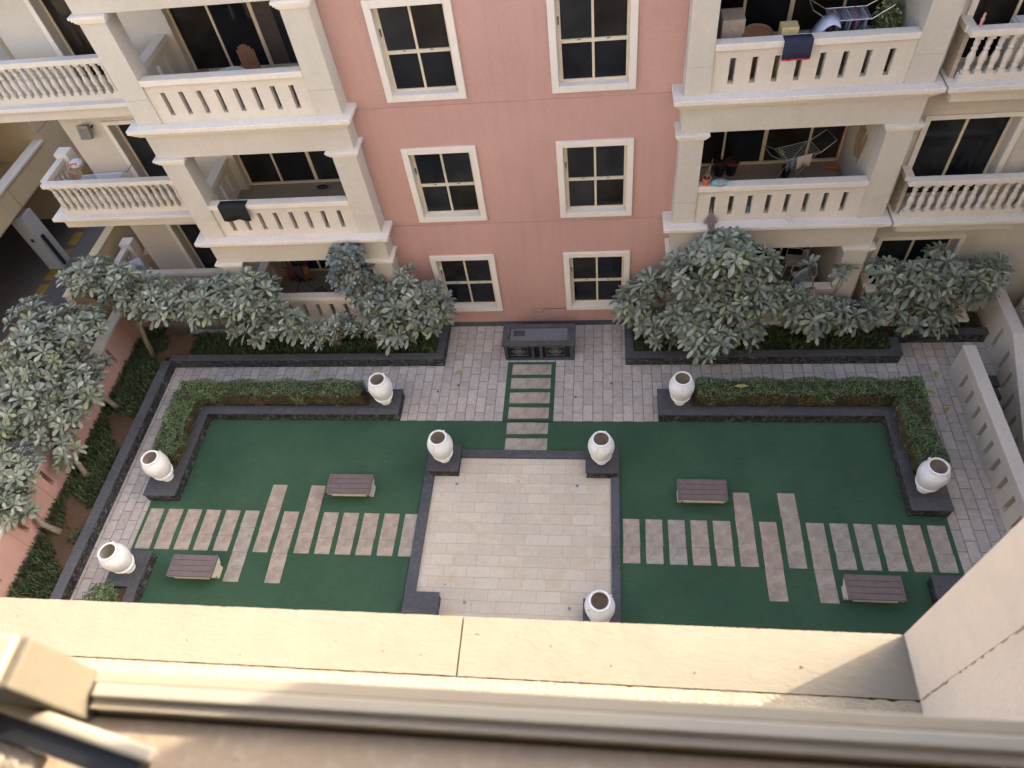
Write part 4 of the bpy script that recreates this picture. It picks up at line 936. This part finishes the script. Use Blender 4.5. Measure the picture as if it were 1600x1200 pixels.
g.v = vs; g.f = [(2 * i, 2 * i + 2, 2 * i + 3, 2 * i + 1) for i in range(n_)]
o = tag(mesh('blanket', g, plain('pale_blue_cloth', (.52, .56, .68), .9), loc=(4.7, 0, F[2] + .5), smooth=True), 'pale blue white sheet draped in an arch beside the clothes rack', 'sheet'); sd_ = o.modifiers.new('s', 'SOLIDIFY'); sd_.thickness = .02
rack((5.22, .45, F[2]), 'full drying rack hung with small clothes on the upper right balcony', .75, .5, 1.0, 0, True)
cols = [(.30, .20, .30), (.42, .26, .33), (.12, .14, .25), (.20, .22, .30), (.34, .36, .42), (.30, .14, .20), (.10, .12, .2), (.33, .30, .42)]
wd_ = ['mauve', 'pinkish', 'dark blue', 'slate blue', 'pale grey', 'wine red', 'navy', 'lilac']
for i in range(8):
    x_ = 4.90 + i * .085
    cloth('garment', '%s garment, %s from the left on the full drying rack' % (wd_[i], ordn(i)), 'clothing', (x_ + (.03 if i % 2 else 0), .68 - .02 * (i % 3), F[2] + 1.005), (.03, -.40, 0), .34 + .05 * (i % 3), cols[i], .012, 'clothes on the full drying rack', back=.25)
g = MB(); g.box(5.35, 5.80, .20, .55, F[2] + .62, F[2] + .64); g.box(5.38, 5.42, .23, .52, F[2], F[2] + .62); g.box(5.73, 5.77, .23, .52, F[2], F[2] + .62); tag(mesh('side_stand', g, M['plastic_w'], loc=(5.55, .4, F[2]), bevel=.004), 'thin white stand shelf right of the full drying rack', 'stand')
g = MB(); g.lathe([(.10, .64), (.14, .74), (.15, .76), (.13, .75)], (5.5, .36, F[2]), 16); tag(mesh('basin', g, plain('teal_basin', (.10, .30, .30), .5), loc=(5.5, .36, F[2] + .64)), 'teal patterned basin on the white stand', 'basin')
pot('bush_pot', 'large dark pot holding the leafy bush at the right end of the upper balcony', (6.02, .55, F[2]), .24, .45, M['black'])
bushball('potted_bush', 'light green leafy bush at the right end of the upper right balcony', 'shrub', (6.0, .55, F[2] + .78), (.29, .34, .38), M['bush'], 900, .075, seed=5)
for x_, lab in ((5.68, 'small terracotta pot seen through the seventh slot of the upper right parapet'), (6.06, 'small terracotta pot seen through the last slot of the upper right parapet')):
    t = pot('small_pot', lab, (x_ - .03, -.15, F[2]), .075, .14, M['terracotta'], 'small pots behind the upper right parapet'); spikes(t, (x_ - .03, -.15, F[2] + .12), 16, .2, .11, M['bush'], 3)
for x_, lab in ((3.10, 'small glass jar behind the first slot of the upper right parapet'), (4.28, 'small glass jar behind the fourth slot of the upper right parapet'), (4.70, 'white bowl behind the fifth slot of the upper right parapet')):
    g = MB(); g.lathe([(.05, 0), (.065, .05), (.06, .10), (.05, .12), (.045, .11)], (x_, -.15, F[2]), 14); tag(mesh('jar', g, plain('jar_' + str(int(x_ * 10)), (.5, .5, .48) if x_ > 4.5 else (.25, .26, .26), .3), loc=(x_, -.15, F[2])), lab, 'jar')
# middle right bay
pot('black_pot', 'black pot by the glass door of the middle right balcony, left of a pair', (3.42, 1.35, F[1]), .14, .34, M['black'], 'pair of dark pots on the middle right balcony')
pot('black_pot', 'black pot with a crimson rim by the glass door of the middle right balcony', (3.70, 1.38, F[1]), .16, .36, M['black'], 'pair of dark pots on the middle right balcony', rim=plain('crimson_rim', (.28, .03, .06), .5))
t = pot('cactus_pot', 'terracotta pot with thin sticks on the middle right balcony rail', (2.84, -.37, LZ[1] + 1.012), .10, .20, M['terracotta'])
g = MB()
for dx, dy, h_ in ((.0, 0, .30), (.05, .02, .36), (-.03, .02, .22), (.09, .04, .48)): g.tube([(2.84 + dx * .2, -.37, LZ[1] + 1.18), (2.84 + dx, -.37 + dy, LZ[1] + 1.18 + h_)], .006, 5)
mesh('sticks', g, M['bark'], t)
g = MB(); g.lathe([(.02, 0), (.14, .01), (.16, .04), (.14, .08), (.07, .11), (.01, .115)], (0, 0, 0), 16); g.v = [(3.13 + v[0] * 1.15, -.37 + v[1] * .75, LZ[1] + 1.012 + v[2]) for v in g.v]
o = tag(mesh('crumpled_cap', g, plain('grey_cap', (.25, .26, .28), .9), loc=(3.13, -.37, LZ[1] + 1.012), smooth=True), 'grey cap with cyan patches lying on the middle right balcony rail', 'cap')
g = MB(); g.obox((3.01, -.42, LZ[1] + 1.09), (.09, .09, .02), (.5, -.5, 0)); g.obox((3.27, -.42, LZ[1] + 1.08), (.07, .09, .02), (.5, .6, 0)); mesh('cyan_patch', g, plain('cyan_patch', (.10, .42, .52), .6), o)
rack((5.03, .86, F[1]), 'mostly empty wire drying rack with wings on the middle right balcony', .88, .50, .95, RAD(18), True, mat='steel')
cloth('hand_towel', 'pale pink towel on the wire drying rack of the middle right balcony', 'towel', (4.98, .60, F[1] + .965), (.34, .12, 0), .30, (.50, .42, .38), .02)
cloth('hand_towel', 'slate grey cloth left of the pink towel on the wire drying rack', 'cloth', (4.74, .53, F[1] + .965), (.20, .07, 0), .30, (.12, .14, .17), .02)
g = MB(); rr = random.Random(3)
for i in range(9): g.obox((4.62 + rr.uniform(0, .1), .80 + rr.uniform(-.08, .08), F[1] + .98 + rr.uniform(-.05, .02)), (.03, .012, .06), (rr.uniform(-1, 1), rr.uniform(-1, 1), rr.uniform(0, 3)))
tag(mesh('clothes_pegs', g, plain('peg_green', (.20, .30, .12), .5), loc=(4.65, .8, F[1] + .95)), 'bunch of green pegs hanging on the wire drying rack', 'pegs')
g = MB(); g.lathe([(.08, 0), (.10, .30), (.11, .32), (.09, .31)], (4.95, 1.12, F[1]), 14); tag(mesh('black_bin', g, M['black'], loc=(4.95, 1.12, F[1])), 'small black bin under the wire drying rack', 'bin')
t = thing('mop', 'orange mop leaning in the right corner of the middle right balcony', 'mop', (6.14, 1.5, F[1]))
om = plain('orange_plastic', (.50, .12, .05), .5)
g = MB(); g.tube([(6.14, 1.46, F[1] + .08), (6.25, 1.66, F[1] + 1.25)], .012, 6); mesh('handle', g, om, t)
g = MB(); g.obox((6.10, 1.42, F[1] + .05), (.34, .12, .06), (0, 0, -.3)); mesh('head', g, om, t, bevel=.02)
g = MB(); rr = random.Random(5)
for i in range(26):
    y0 = .35 + rr.uniform(0, .6); z0 = LZ[1] + 1.7 - abs(y0 - .65) * .5; g.tube([(6.285, y0, z0 - rr.uniform(0, .15)), (6.27, y0 + rr.uniform(-.04, .04), z0 - .4), (6.285, y0 * .5 + .33 + rr.uniform(-.03, .03), z0 - .85 + rr.uniform(0, .25))], .014, 4)
tag(mesh('wall_hanging', g, M['wicker'], loc=(6.28, .6, LZ[1] + 1.2)), 'dark woven hanging on the side wall of the middle right balcony', 'wall hanging')
t = thing('string_mop', 'brown string mop head sticking out of the first slot of the middle right parapet', 'mop', (3.04, -.45, LZ[1] + .25)); g = MB()
g.tube([(3.04, .25, LZ[1] + .75), (3.04, -.44, LZ[1] + .26)], .014, 6); mesh('handle', g, M['bark'], t)
g = MB(); rr = random.Random(6)
for i in range(60):
    an = rr.uniform(-1.2, 1.2); l_ = rr.uniform(.10, .20); e = Vector((3.04 + math.sin(an) * l_, -.50 - .10 * math.cos(an), LZ[1] + .03 + rr.uniform(0, .05)))
    pts = [(3.04, -.44, LZ[1] + .26), (3.04 + math.sin(an) * l_ * .6, -.49, LZ[1] + .15), e]
    if abs(an) < .45: pts.append(e + Vector((rr.uniform(-.02, .02), -.17, -.06))); pts.append(e + Vector((rr.uniform(-.03, .03), -.20, -.30 + rr.uniform(0, .1))))
    g.tube(pts, .008, 4)
mesh('strings', g, plain('mop_brown', (.20, .145, .13), .95, var=.3, scale=50), t)
g = MB(); g.obox((4.82, -.54, LZ[1] + .02), (.09, .26, .035), (0, 0, .5)); tag(mesh('white_case', g, M['plastic_w'], loc=(4.82, -.54, LZ[1]), bevel=.015), 'small white oblong thing lying on the middle right ledge', 'case')
g = MB(); g.lathe([(.01, 0), (.04, .03), (.045, .12), (.02, .18), (.01, .2)], (3.86, -.36, LZ[1] + .17), 12); tag(mesh('teal_bottle', g, plain('teal_cloth', (.05, .16, .19), .6), loc=(3.86, -.36, LZ[1] + .17), smooth=True), 'teal bundle stuck in the third slot of the middle right parapet', 'bundle')
# lower right bay: two white plastic chairs
def chair(loc, rz, label):
    t = thing('plastic_chair', label, 'chair', loc, 'white plastic chairs on the lower right balcony'); x, y, z = loc
    g = MB(); g.box(x - .23, x + .23, y - .22, y + .22, z + .42, z + .45); mesh('seat', g, M['plastic_w'], t, bevel=.02)
    for sx in (-1, 1):
        for sy in (-1, 1): g = MB(); g.tube([(x + sx * .19, y + sy * .18, z + .42), (x + sx * .24, y + sy * .24, z)], [.022, .016], 6); mesh('leg', g, M['plastic_w'], t)
        g = MB(); g.tube([(x + sx * .23, y - .20, z + .43), (x + sx * .26, y - .18, z + .64), (x + sx * .26, y + .10, z + .66), (x + sx * .22, y + .24, z + .62)], .018, 6); mesh('armrest', g, M['plastic_w'], t)
    g = MB()
    for q in (-.17, -.085, 0, .085, .17): g.tube([(x + q, y + .20, z + .45), (x + q * 1.1, y + .27, z + .82 - abs(q) * .5)], .014, 5)
    g.tube([(x - .22, y + .20, z + .45), (x - .21, y + .27, z + .72), (x, y + .29, z + .86), (x + .21, y + .27, z + .72), (x + .22, y + .20, z + .45)], .02, 6); mesh('backrest', g, M['plastic_w'], t)
    t.rotation_euler.z = rz; return t
chair((5.75, 1.2, F[0]), RAD(-100), 'white plastic chair on the lower right balcony, nearer the glass door')
chair((5.85, .55, F[0]), RAD(-80), 'white plastic chair on the lower right balcony, nearer the parapet')
# middle left bay
cloth('jacket', 'black jacket hung over the left end of the middle left balcony rail', 'jacket', (-8.82, -.495, LZ[1] + 1.012), (.72, 0, 0), .42, (.022, .025, .024), .03, back=.2, over=.22)
g = MB(); g.lathe([(.02, 0), (.12, .02), (.13, .06), (.06, .09)], (0, 0, 0), 12); g.v = [(-6.95 + v[0] * 1.3, 1.45 + v[1] * .6, F[1] + v[2]) for v in g.v]
tag(mesh('slipper', g, M['black'], loc=(-6.95, 1.45, F[1]), smooth=True), 'black slippers on the floor of the middle left balcony', 'slippers')
# upper left bay
t = thing('round_table', 'round white table behind the upper left balcony rail', 'table', (-7.42, .12, F[2]))
g = MB(); g.lathe([(.02, .70), (.38, .70), (.40, .715), (.38, .735), (.02, .735)], (-7.42, .12, F[2]), 28); mesh('table_top', g, M['plastic_w'], t)
g = MB(); g.lathe([(.16, 0), (.03, .04), (.03, .70)], (-7.42, .12, F[2]), 12); mesh('pedestal', g, M['steel'], t)
def slatchair(loc, rz, label):
    t = thing('slatted_chair', label, 'chair', loc); x, y, z = loc
    g = MB(); g.box(x - .22, x + .22, y - .22, y + .22, z + .42, z + .45); mesh('seat', g, M['wood'], t, bevel=.01)
    for sx in (-1, 1):
        for sy in (-1, 1): g = MB(); g.box(x + sx * .19 - .018, x + sx * .19 + .018, y + sy * .19 - .018, y + sy * .19 + .018, z, z + .42); mesh('leg', g, M['wood'], t)
    g = MB()
    for q in range(7):
        xx = -.18 + q * .06; h_ = .88 - (xx / .18) ** 2 * .12; g.box(x + xx - .022, x + xx + .022, y + .20, y + .225, z + .45, z + h_)
    mesh('backrest', g, plain('red_brown_slat', (.26, .13, .085), .6), t, bevel=.005); t.rotation_euler.z = rz; return t
slatchair((-7.36, .93, F[2]), 0, 'wooden chair with a rounded slatted back behind the white round table')
g = MB(); g.lathe([(.15, 0), (.17, .5), (.16, .58), (.02, .6)], (-8.28, .62, F[2]), 16); tag(mesh('brown_stool', g, plain('stool_brown', (.20, .12, .08), .7), loc=(-8.28, .62, F[2])), 'low brown stool just showing above the rail left of the white round table', 'stool')
t = pot('vine_pot', 'pot with a pale green plant seen through the seventh slot of the upper left parapet', (-6.28, -.14, F[2]), .09, .18, M['black']); spikes(t, (-6.28, -.16, F[2] + .15), 18, .45, .10, M['bush'], 4)
t = thing('ceiling_fan_light', 'dark shallow dish leaning inside the upper left balcony corner', 'dish', (-5.75, 1.2, F[2])) if False else None
# lower left bay, dim clutter
for i, (x_, y_, sx_, sy_, h_, cl, lab) in enumerate([(-7.3, .9, .34, .30, .55, (.16, .085, .06), 'brown cardboard box standing on the lower left balcony'), (-6.85, 1.1, .35, .3, .35, (.19, .11, .08), 'low reddish box beside the brown box on the lower left balcony'),
                                                     (-7.75, .4, .30, .25, .45, (.12, .075, .045), 'tilted brown bag behind the lower left parapet')]):
    g = MB(); g.obox((x_, y_, F[0] + h_ / 2 + .02), (sx_, sy_, h_), (.08 * i, .1 * (i - 1), .4 * i)); tag(mesh('storage_box', g, plain('box_col%d' % i, cl, .9), loc=(x_, y_, F[0]), bevel=.01), lab, 'box')
bushball('balcony_plant', 'dark plant at the right end of the lower left balcony', 'plant', (-6.3, .5, F[0] + .45), (.35, .3, .4), M['hedge'], 500, .08, seed=9)
rack((-8.4, 1.0, F[0]), 'dark clothes rack at the left end of the lower left balcony', .8, .5, 1.1, .1, False, mat='black')
for i, (cl, lab) in enumerate([((.14, .04, .04), 'dark red garment on the rack of the lower left balcony'), ((.05, .04, .07), 'dark blue garment on the rack of the lower left balcony'), ((.12, .06, .03), 'brown garment on the rack of the lower left balcony')]):
    cloth('garment', lab, 'clothing', (-8.65 + i * .25, .74, F[0] + 1.115), (.22, 0, 0), .55, cl, .02, 'clothes on the dark rack')
# left wing balconies
for i, (x_, y_, z_, s_, lab) in enumerate([(-13.85, 1.75, 0, .42, 'cardboard box at the bottom of the stack on the middle left wing balcony'), (-13.80, 1.72, .44, .40, 'cardboard box on top of another on the middle left wing balcony')]):
    g = MB(); g.box(x_ - s_ / 2, x_ + s_ / 2, y_ - s_ / 2, y_ + s_ / 2, F[1] + z_, F[1] + z_ + .42); tag(mesh('cardboard_box', g, M['card'], loc=(x_, y_, F[1] + z_), bevel=.006), lab, 'box', 'cardboard boxes on the middle left wing balcony')
g = MB(); g.lathe([(.02, 0), (.17, .01), (.18, .08), (.10, .15), (.02, .17)], (-13.8, 1.75, F[1] + .87), 10); o = tag(mesh('plastic_bag', g, plain('bag_white', (.62, .60, .60), .6), loc=(-13.8, 1.75, F[1] + .87)), 'white plastic bag with red print on the cardboard boxes', 'bag')
g = MB(); g.obox((-13.8, 1.62, F[1] + .98), (.18, .02, .06), (-.6, 0, .1)); mesh('red_print', g, plain('bag_red', (.55, .06, .07), .6), o)
rack((-12.8, 1.10, F[1]), 'low folding rack behind the balusters of the middle left wing balcony', 1.2, .35, .88, .05, True)
g = MB(); g.obox((-13.55, 2.0, F[0] + .4), (.45, .4, .8), (0, 0, .3)); tag(mesh('cardboard_box', g, M['card'], loc=(-13.55, 2.0, F[0]), bevel=.01), 'tall cardboard box on the lowest left wing balcony', 'box')
cloth('white_sheet', 'white blue sheet bundled on the lowest left wing balcony', 'sheet', (-13.95, 1.25, LZ[0] + .95), (.36, .2, 0), .35, (.58, .60, .66), .04, back=.3)
# right wing balconies
t = thing('outdoor_unit', 'white air conditioning unit at the right of the upper right wing balcony', 'air conditioner', (8.3, -.12, F[2]))
g = MB(); g.box(7.98, 8.75, -.28, .03, LZ[2], LZ[2] + .92); mesh('casing', g, M['plastic_w'], t, bevel=.02); g = MB(); g.box(8.02, 8.71, -.26, .01, LZ[2] + .92, LZ[2] + .95); mesh('lid', g, M['plastic_w'], t, bevel=.008)
g = MB(); g.lathe([(.03, 0), (.035, .02), (.02, .05), (.03, .10), (.035, .14), (.018, .17), (.022, .20), (.02, .23), (.004, .25)], (7.28, -.42, LZ[2] + 1.012), 12); tag(mesh('figurine', g, plain('pink_figure', (.55, .25, .22), .5), loc=(7.28, -.42, LZ[2] + 1.01), smooth=True), 'small pink figurine on the corner of the upper right wing rail', 'figurine')
for x_, cl, lab in ((7.62, (.02, .02, .02), 'black shoe between balusters of the middle right wing balcony, right of a pair'), (7.45, (.12, .12, .13), 'grey shoe between balusters of the middle right wing balcony, left of a pair')):
    g = MB(); g.lathe([(.02, 0), (.05, .01), (.05, .06), (.02, .09)], (0, 0, 0), 10); g.v = [(x_ + v[0], -.25 + v[1] * 2, LZ[1] + v[2]) for v in g.v]; tag(mesh('shoe', g, plain('shoe' + lab[:4], cl, .6), loc=(x_, -.25, LZ[1])), lab, 'shoe')
rack((7.9, -.15, F[0] + .01), 'small clothes rack on the lowest right wing balcony behind the tree', .8, .3, 1.0, 0, False)
cloth('garment', 'orange and blue garment on the lowest right wing balcony', 'clothing', (8.1, -.28, F[0] + 1.015), (.25, 0, 0), .3, (.30, .16, .07), .02)
cloth('blue_cloth', 'dark blue cloth heaped on the side balcony rail at the right edge', 'cloth', (10.98, -.45, LZ[0] + 1.012), (0, -.9, 0), .30, (.07, .08, .20), .05, back=.3, over=.24)

# ================================================================== OUR OWN BUILDING (behind and below the camera)
LEDZ = 14.0; PX = 1.18; YF = -13.31; YK = -13.43
O = thing('near_building', 'sunlit cream building the photo is taken from, with ledge and pier in front', 'building', (0, -14, 0))
g = MB(); g.box(-16, 14, -20, -13.62, -1.2, LEDZ - .25); g.box(-16, -2.4, -20, -13.62, LEDZ - .25, 17.2); g.box(2.6, 14, -20, -13.62, LEDZ - .25, 17.2); g.box(-2.4, 2.6, -20, -13.62, 16.8, 17.2); g.box(-2.4, 2.6, -13.96, -13.74, LEDZ - .25, 14.86)
mesh('outer_wall', g, M['cream'], O)
ledm = plaster('sunlit_ledge_plaster', (.225, .195, .148), .06, .85, dirt=(.19, .155, .115), dirt_amt=.35, dscale=16, bumpd=.002)
t_ = ledm.node_tree; p_ = t_.nodes['Principled BSDF']; co_ = objco(t_, (1, 2, 1)); n_ = noise(t_, 38, 6, .6, co_, .8); b_ = N(t_, 'ShaderNodeBump'); b_.inputs['Strength'].default_value = .35; b_.inputs['Distance'].default_value = .0035
t_.links.new(n_.outputs[0], b_.inputs['Height']); t_.links.new(b_.outputs[0], p_.inputs['Normal'])
def rough_edge(x0, x1, y0, y1, z0, z1, seed, amp=.0005, n=260):
    """slab with a slightly chipped front and back edge"""
    rr = random.Random(seed); xs = [x0 + (x1 - x0) * i / n for i in range(n + 1)]; g = MB(); V = []
    f_ = [rr.uniform(-amp, amp) - (rr.uniform(0, amp * 4) if rr.random() < .06 else 0) for _ in xs]; b = [rr.uniform(-amp, amp) for _ in xs]
    for i, x in enumerate(xs): V += [(x, y0 + b[i], z0), (x, y1 + f_[i], z0), (x, y1 + f_[i], z1), (x, y0 + b[i], z1)]
    Fc = [(0, 1, 2, 3), tuple(4 * n + k for k in (3, 2, 1, 0))]
    for i in range(n):
        for k in range(4): a_ = 4 * i + k; b__ = 4 * i + (k + 1) % 4; Fc.append((a_, a_ + 4, b__ + 4, b__))
    return g.add(V, Fc)
g = rough_edge(-2.4, .312, YK + .0008, YF, LEDZ - .22, LEDZ, 1); lg = mesh('ledge', g, ledm, O)
g = rough_edge(.3155, PX, YK + .0008, YF, LEDZ - .22, LEDZ - .0008, 2); mesh('ledge', g, ledm, O)
g = rough_edge(-2.4, PX, -13.62, YK - .0002, LEDZ - .22, LEDZ - .003, 3, .0011, 300); mesh('mortar_strip', g, plaster('mortar', (.36, .30, .21), .12, .9, dirt=(.24, .20, .15), dirt_amt=.7, dscale=22, bumpd=.01), O)
g = MB(); g.box(-2.4, PX, -13.6, YF + .01, LEDZ - .30, LEDZ - .222); g.box(-16, -2.4, -13.62, YF, LEDZ - .22, LEDZ); mesh('ledge_moulding', g, M['cream'], O)
g = MB(); g.box(PX, 2.6, YK + .0015, YF, 10, 17.2); PIER = mesh('pier', g, plaster('pier_plaster', (.70, .59, .48), .04, .85, dirt=(.60, .48, .38), dirt_amt=.3, dscale=9), O)
g = MB(); g.box(PX + .0006, 2.6, -13.62, YK - .0005, 10, 17.2); mesh('pier', g, bpy.data.materials['pier_plaster'], O)
g = MB(); g.box(PX + .0012, 2.59, YK - .0006, YK + .0016, 10, 17.2); mesh('joint_filler', g, bpy.data.materials['pier_plaster'], O)
g = MB(); rr = random.Random(8); z_ = LEDZ + .001
while z_ < LEDZ + .9:
    l_ = rr.uniform(.003, .02); 
    if rr.random() < (.8 if z_ < LEDZ + .12 else .3): g.box(PX - .0008, PX + .001, YK - rr.uniform(.0004, .0022), YK + rr.uniform(.0004, .0022), z_, z_ + l_)
    z_ += l_
y_ = YK
while y_ < YF - .004: l_ = rr.uniform(.004, .014); g.box(PX - rr.uniform(.0008, .003), PX + .001, y_, min(y_ + l_, YF - .001), LEDZ, LEDZ + rr.uniform(.0006, .0025)); y_ += l_
pm = PIER.data; import bmesh
pm.materials.append(plain('crack_brown', (.36, .27, .19), .95)); bm = bmesh.new(); bm.from_mesh(pm); base_ = origin(PIER)
vv = [bm.verts.new(Vector(q) - base_) for q in g.v]
for f_ in g.f: nf = bm.faces.new([vv[i] for i in f_]); nf.material_index = 1
bm.to_mesh(pm); bm.free()
g = MB(); rr = random.Random(18)
for (x_, y_, r_) in ((-.28, -13.385, .003), (.155, -13.388, .003), (.235, -13.392, .0025), (.05, -13.372, .002), (.98, -13.38, .003), (-.7, -13.35, .003), (.50, -13.362, .0018), (.345, -13.345, .0016), (.35, -13.3455, .0016), (.78, -13.40, .002), (.62, -13.395, .002), (-.15, -13.41, .002)):
    g.lathe([(r_, 0), (r_ * .7, .0007), (.0002, .0009)], (x_, y_, LEDZ - .0002), 7)
mesh('specks', g, plain('rust_specks', (.22, .12, .06), .9), O)
# little stains on the ledge
for i, (u, v) in enumerate([(-.30, -13.375), (.10, -13.39), (.22, -13.385), (.45, -13.35), (-.72, -13.36), (.98, -13.37)]):
    pass
# window frame close to the camera: sliding track, corner block and open latch arm
W = thing('window_frame', 'blurred cream aluminium window frame along the bottom edge, closest to the camera', 'window frame', (.8, -13.72, 15.0))
alu = plain('beige_aluminium', (.36, .30, .215), .4, 0, .04, .4)
zf_ = 15.0; X0 = .265
X0 = .276
g = MB(); g.box(X0, 2.2, -13.6996, -13.6911, 14.9, zf_); mesh('outer_track', g, alu, W, bevel=.001)
g = MB(); g.box(X0 + .003, 2.2, -13.7082, -13.6998, 14.9, zf_ + .0012); mesh('middle_track', g, plain('light_aluminium', (.36, .32, .25), .35, 0, .04), W, bevel=.0012)
g = MB(); g.box(X0 + .003, 2.2, -13.7142, -13.7083, 14.9, zf_ - .0035); mesh('inner_track', g, alu, W)
g = MB(); g.box(-.6, 2.2, -13.95, -13.7172, 14.86, 14.986); mesh('sill', g, plaster('inner_sill_stone', (.40, .31, .215), .25, .7, dirt=(.52, .44, .35), dirt_amt=.6, dscale=90), W, bevel=.002)
g = MB(); g.box(-.6, 2.2, -13.7171, -13.7143, 14.86, 14.982); mesh('shadow_line', g, plain('shadow_line_brown', (.12, .09, .06), .6), W)  # dark strip paints the shadow line in the gap between track and sill
g = MB(); g.box(-.9, X0, -13.7205, -13.6912, 14.9, zf_ + .068); mesh('corner_block', g, plaster('shade_toned_block', (.135, .115, .085), .1, .7, dirt=(.13, .11, .08), dirt_amt=.4, dscale=40), W, bevel=.002)  # base colour darkened to stand for shade on the block's side
g = MB(); g.box(-.9, X0 - .006, -13.7200, -13.6917, zf_ + .068, zf_ + .0735); mesh('lit_block_top', g, alu, W, bevel=.002)  # lighter cap added so the block's top looks sunlit
an = RAD(-11.6); c0 = Vector((.2305, -13.7185, zf_ + .02)); dv = Vector((math.cos(an), math.sin(an), 0))
g = MB(); g.obox(c0 + dv * -.09, (.42, .0085, .006), (0, 0, an)); mesh('latch_arm', g, bpy.data.materials['light_aluminium'], W, bevel=.0025)
g = MB(); g.obox(c0 + dv * -.10 + Vector((0, -.0105, -.008)), (.42, .013, .012), (0, 0, an)); mesh('latch_arm_base', g, M['black'], W)
g = MB(); g.obox(c0 + dv * -.16 + Vector((0, -.026, -.012)), (.40, .016, .01), (0, 0, an)); mesh('latch_plate', g, M['rough'], W, bevel=.002)
for ob in list(bpy.data.objects):
    pass
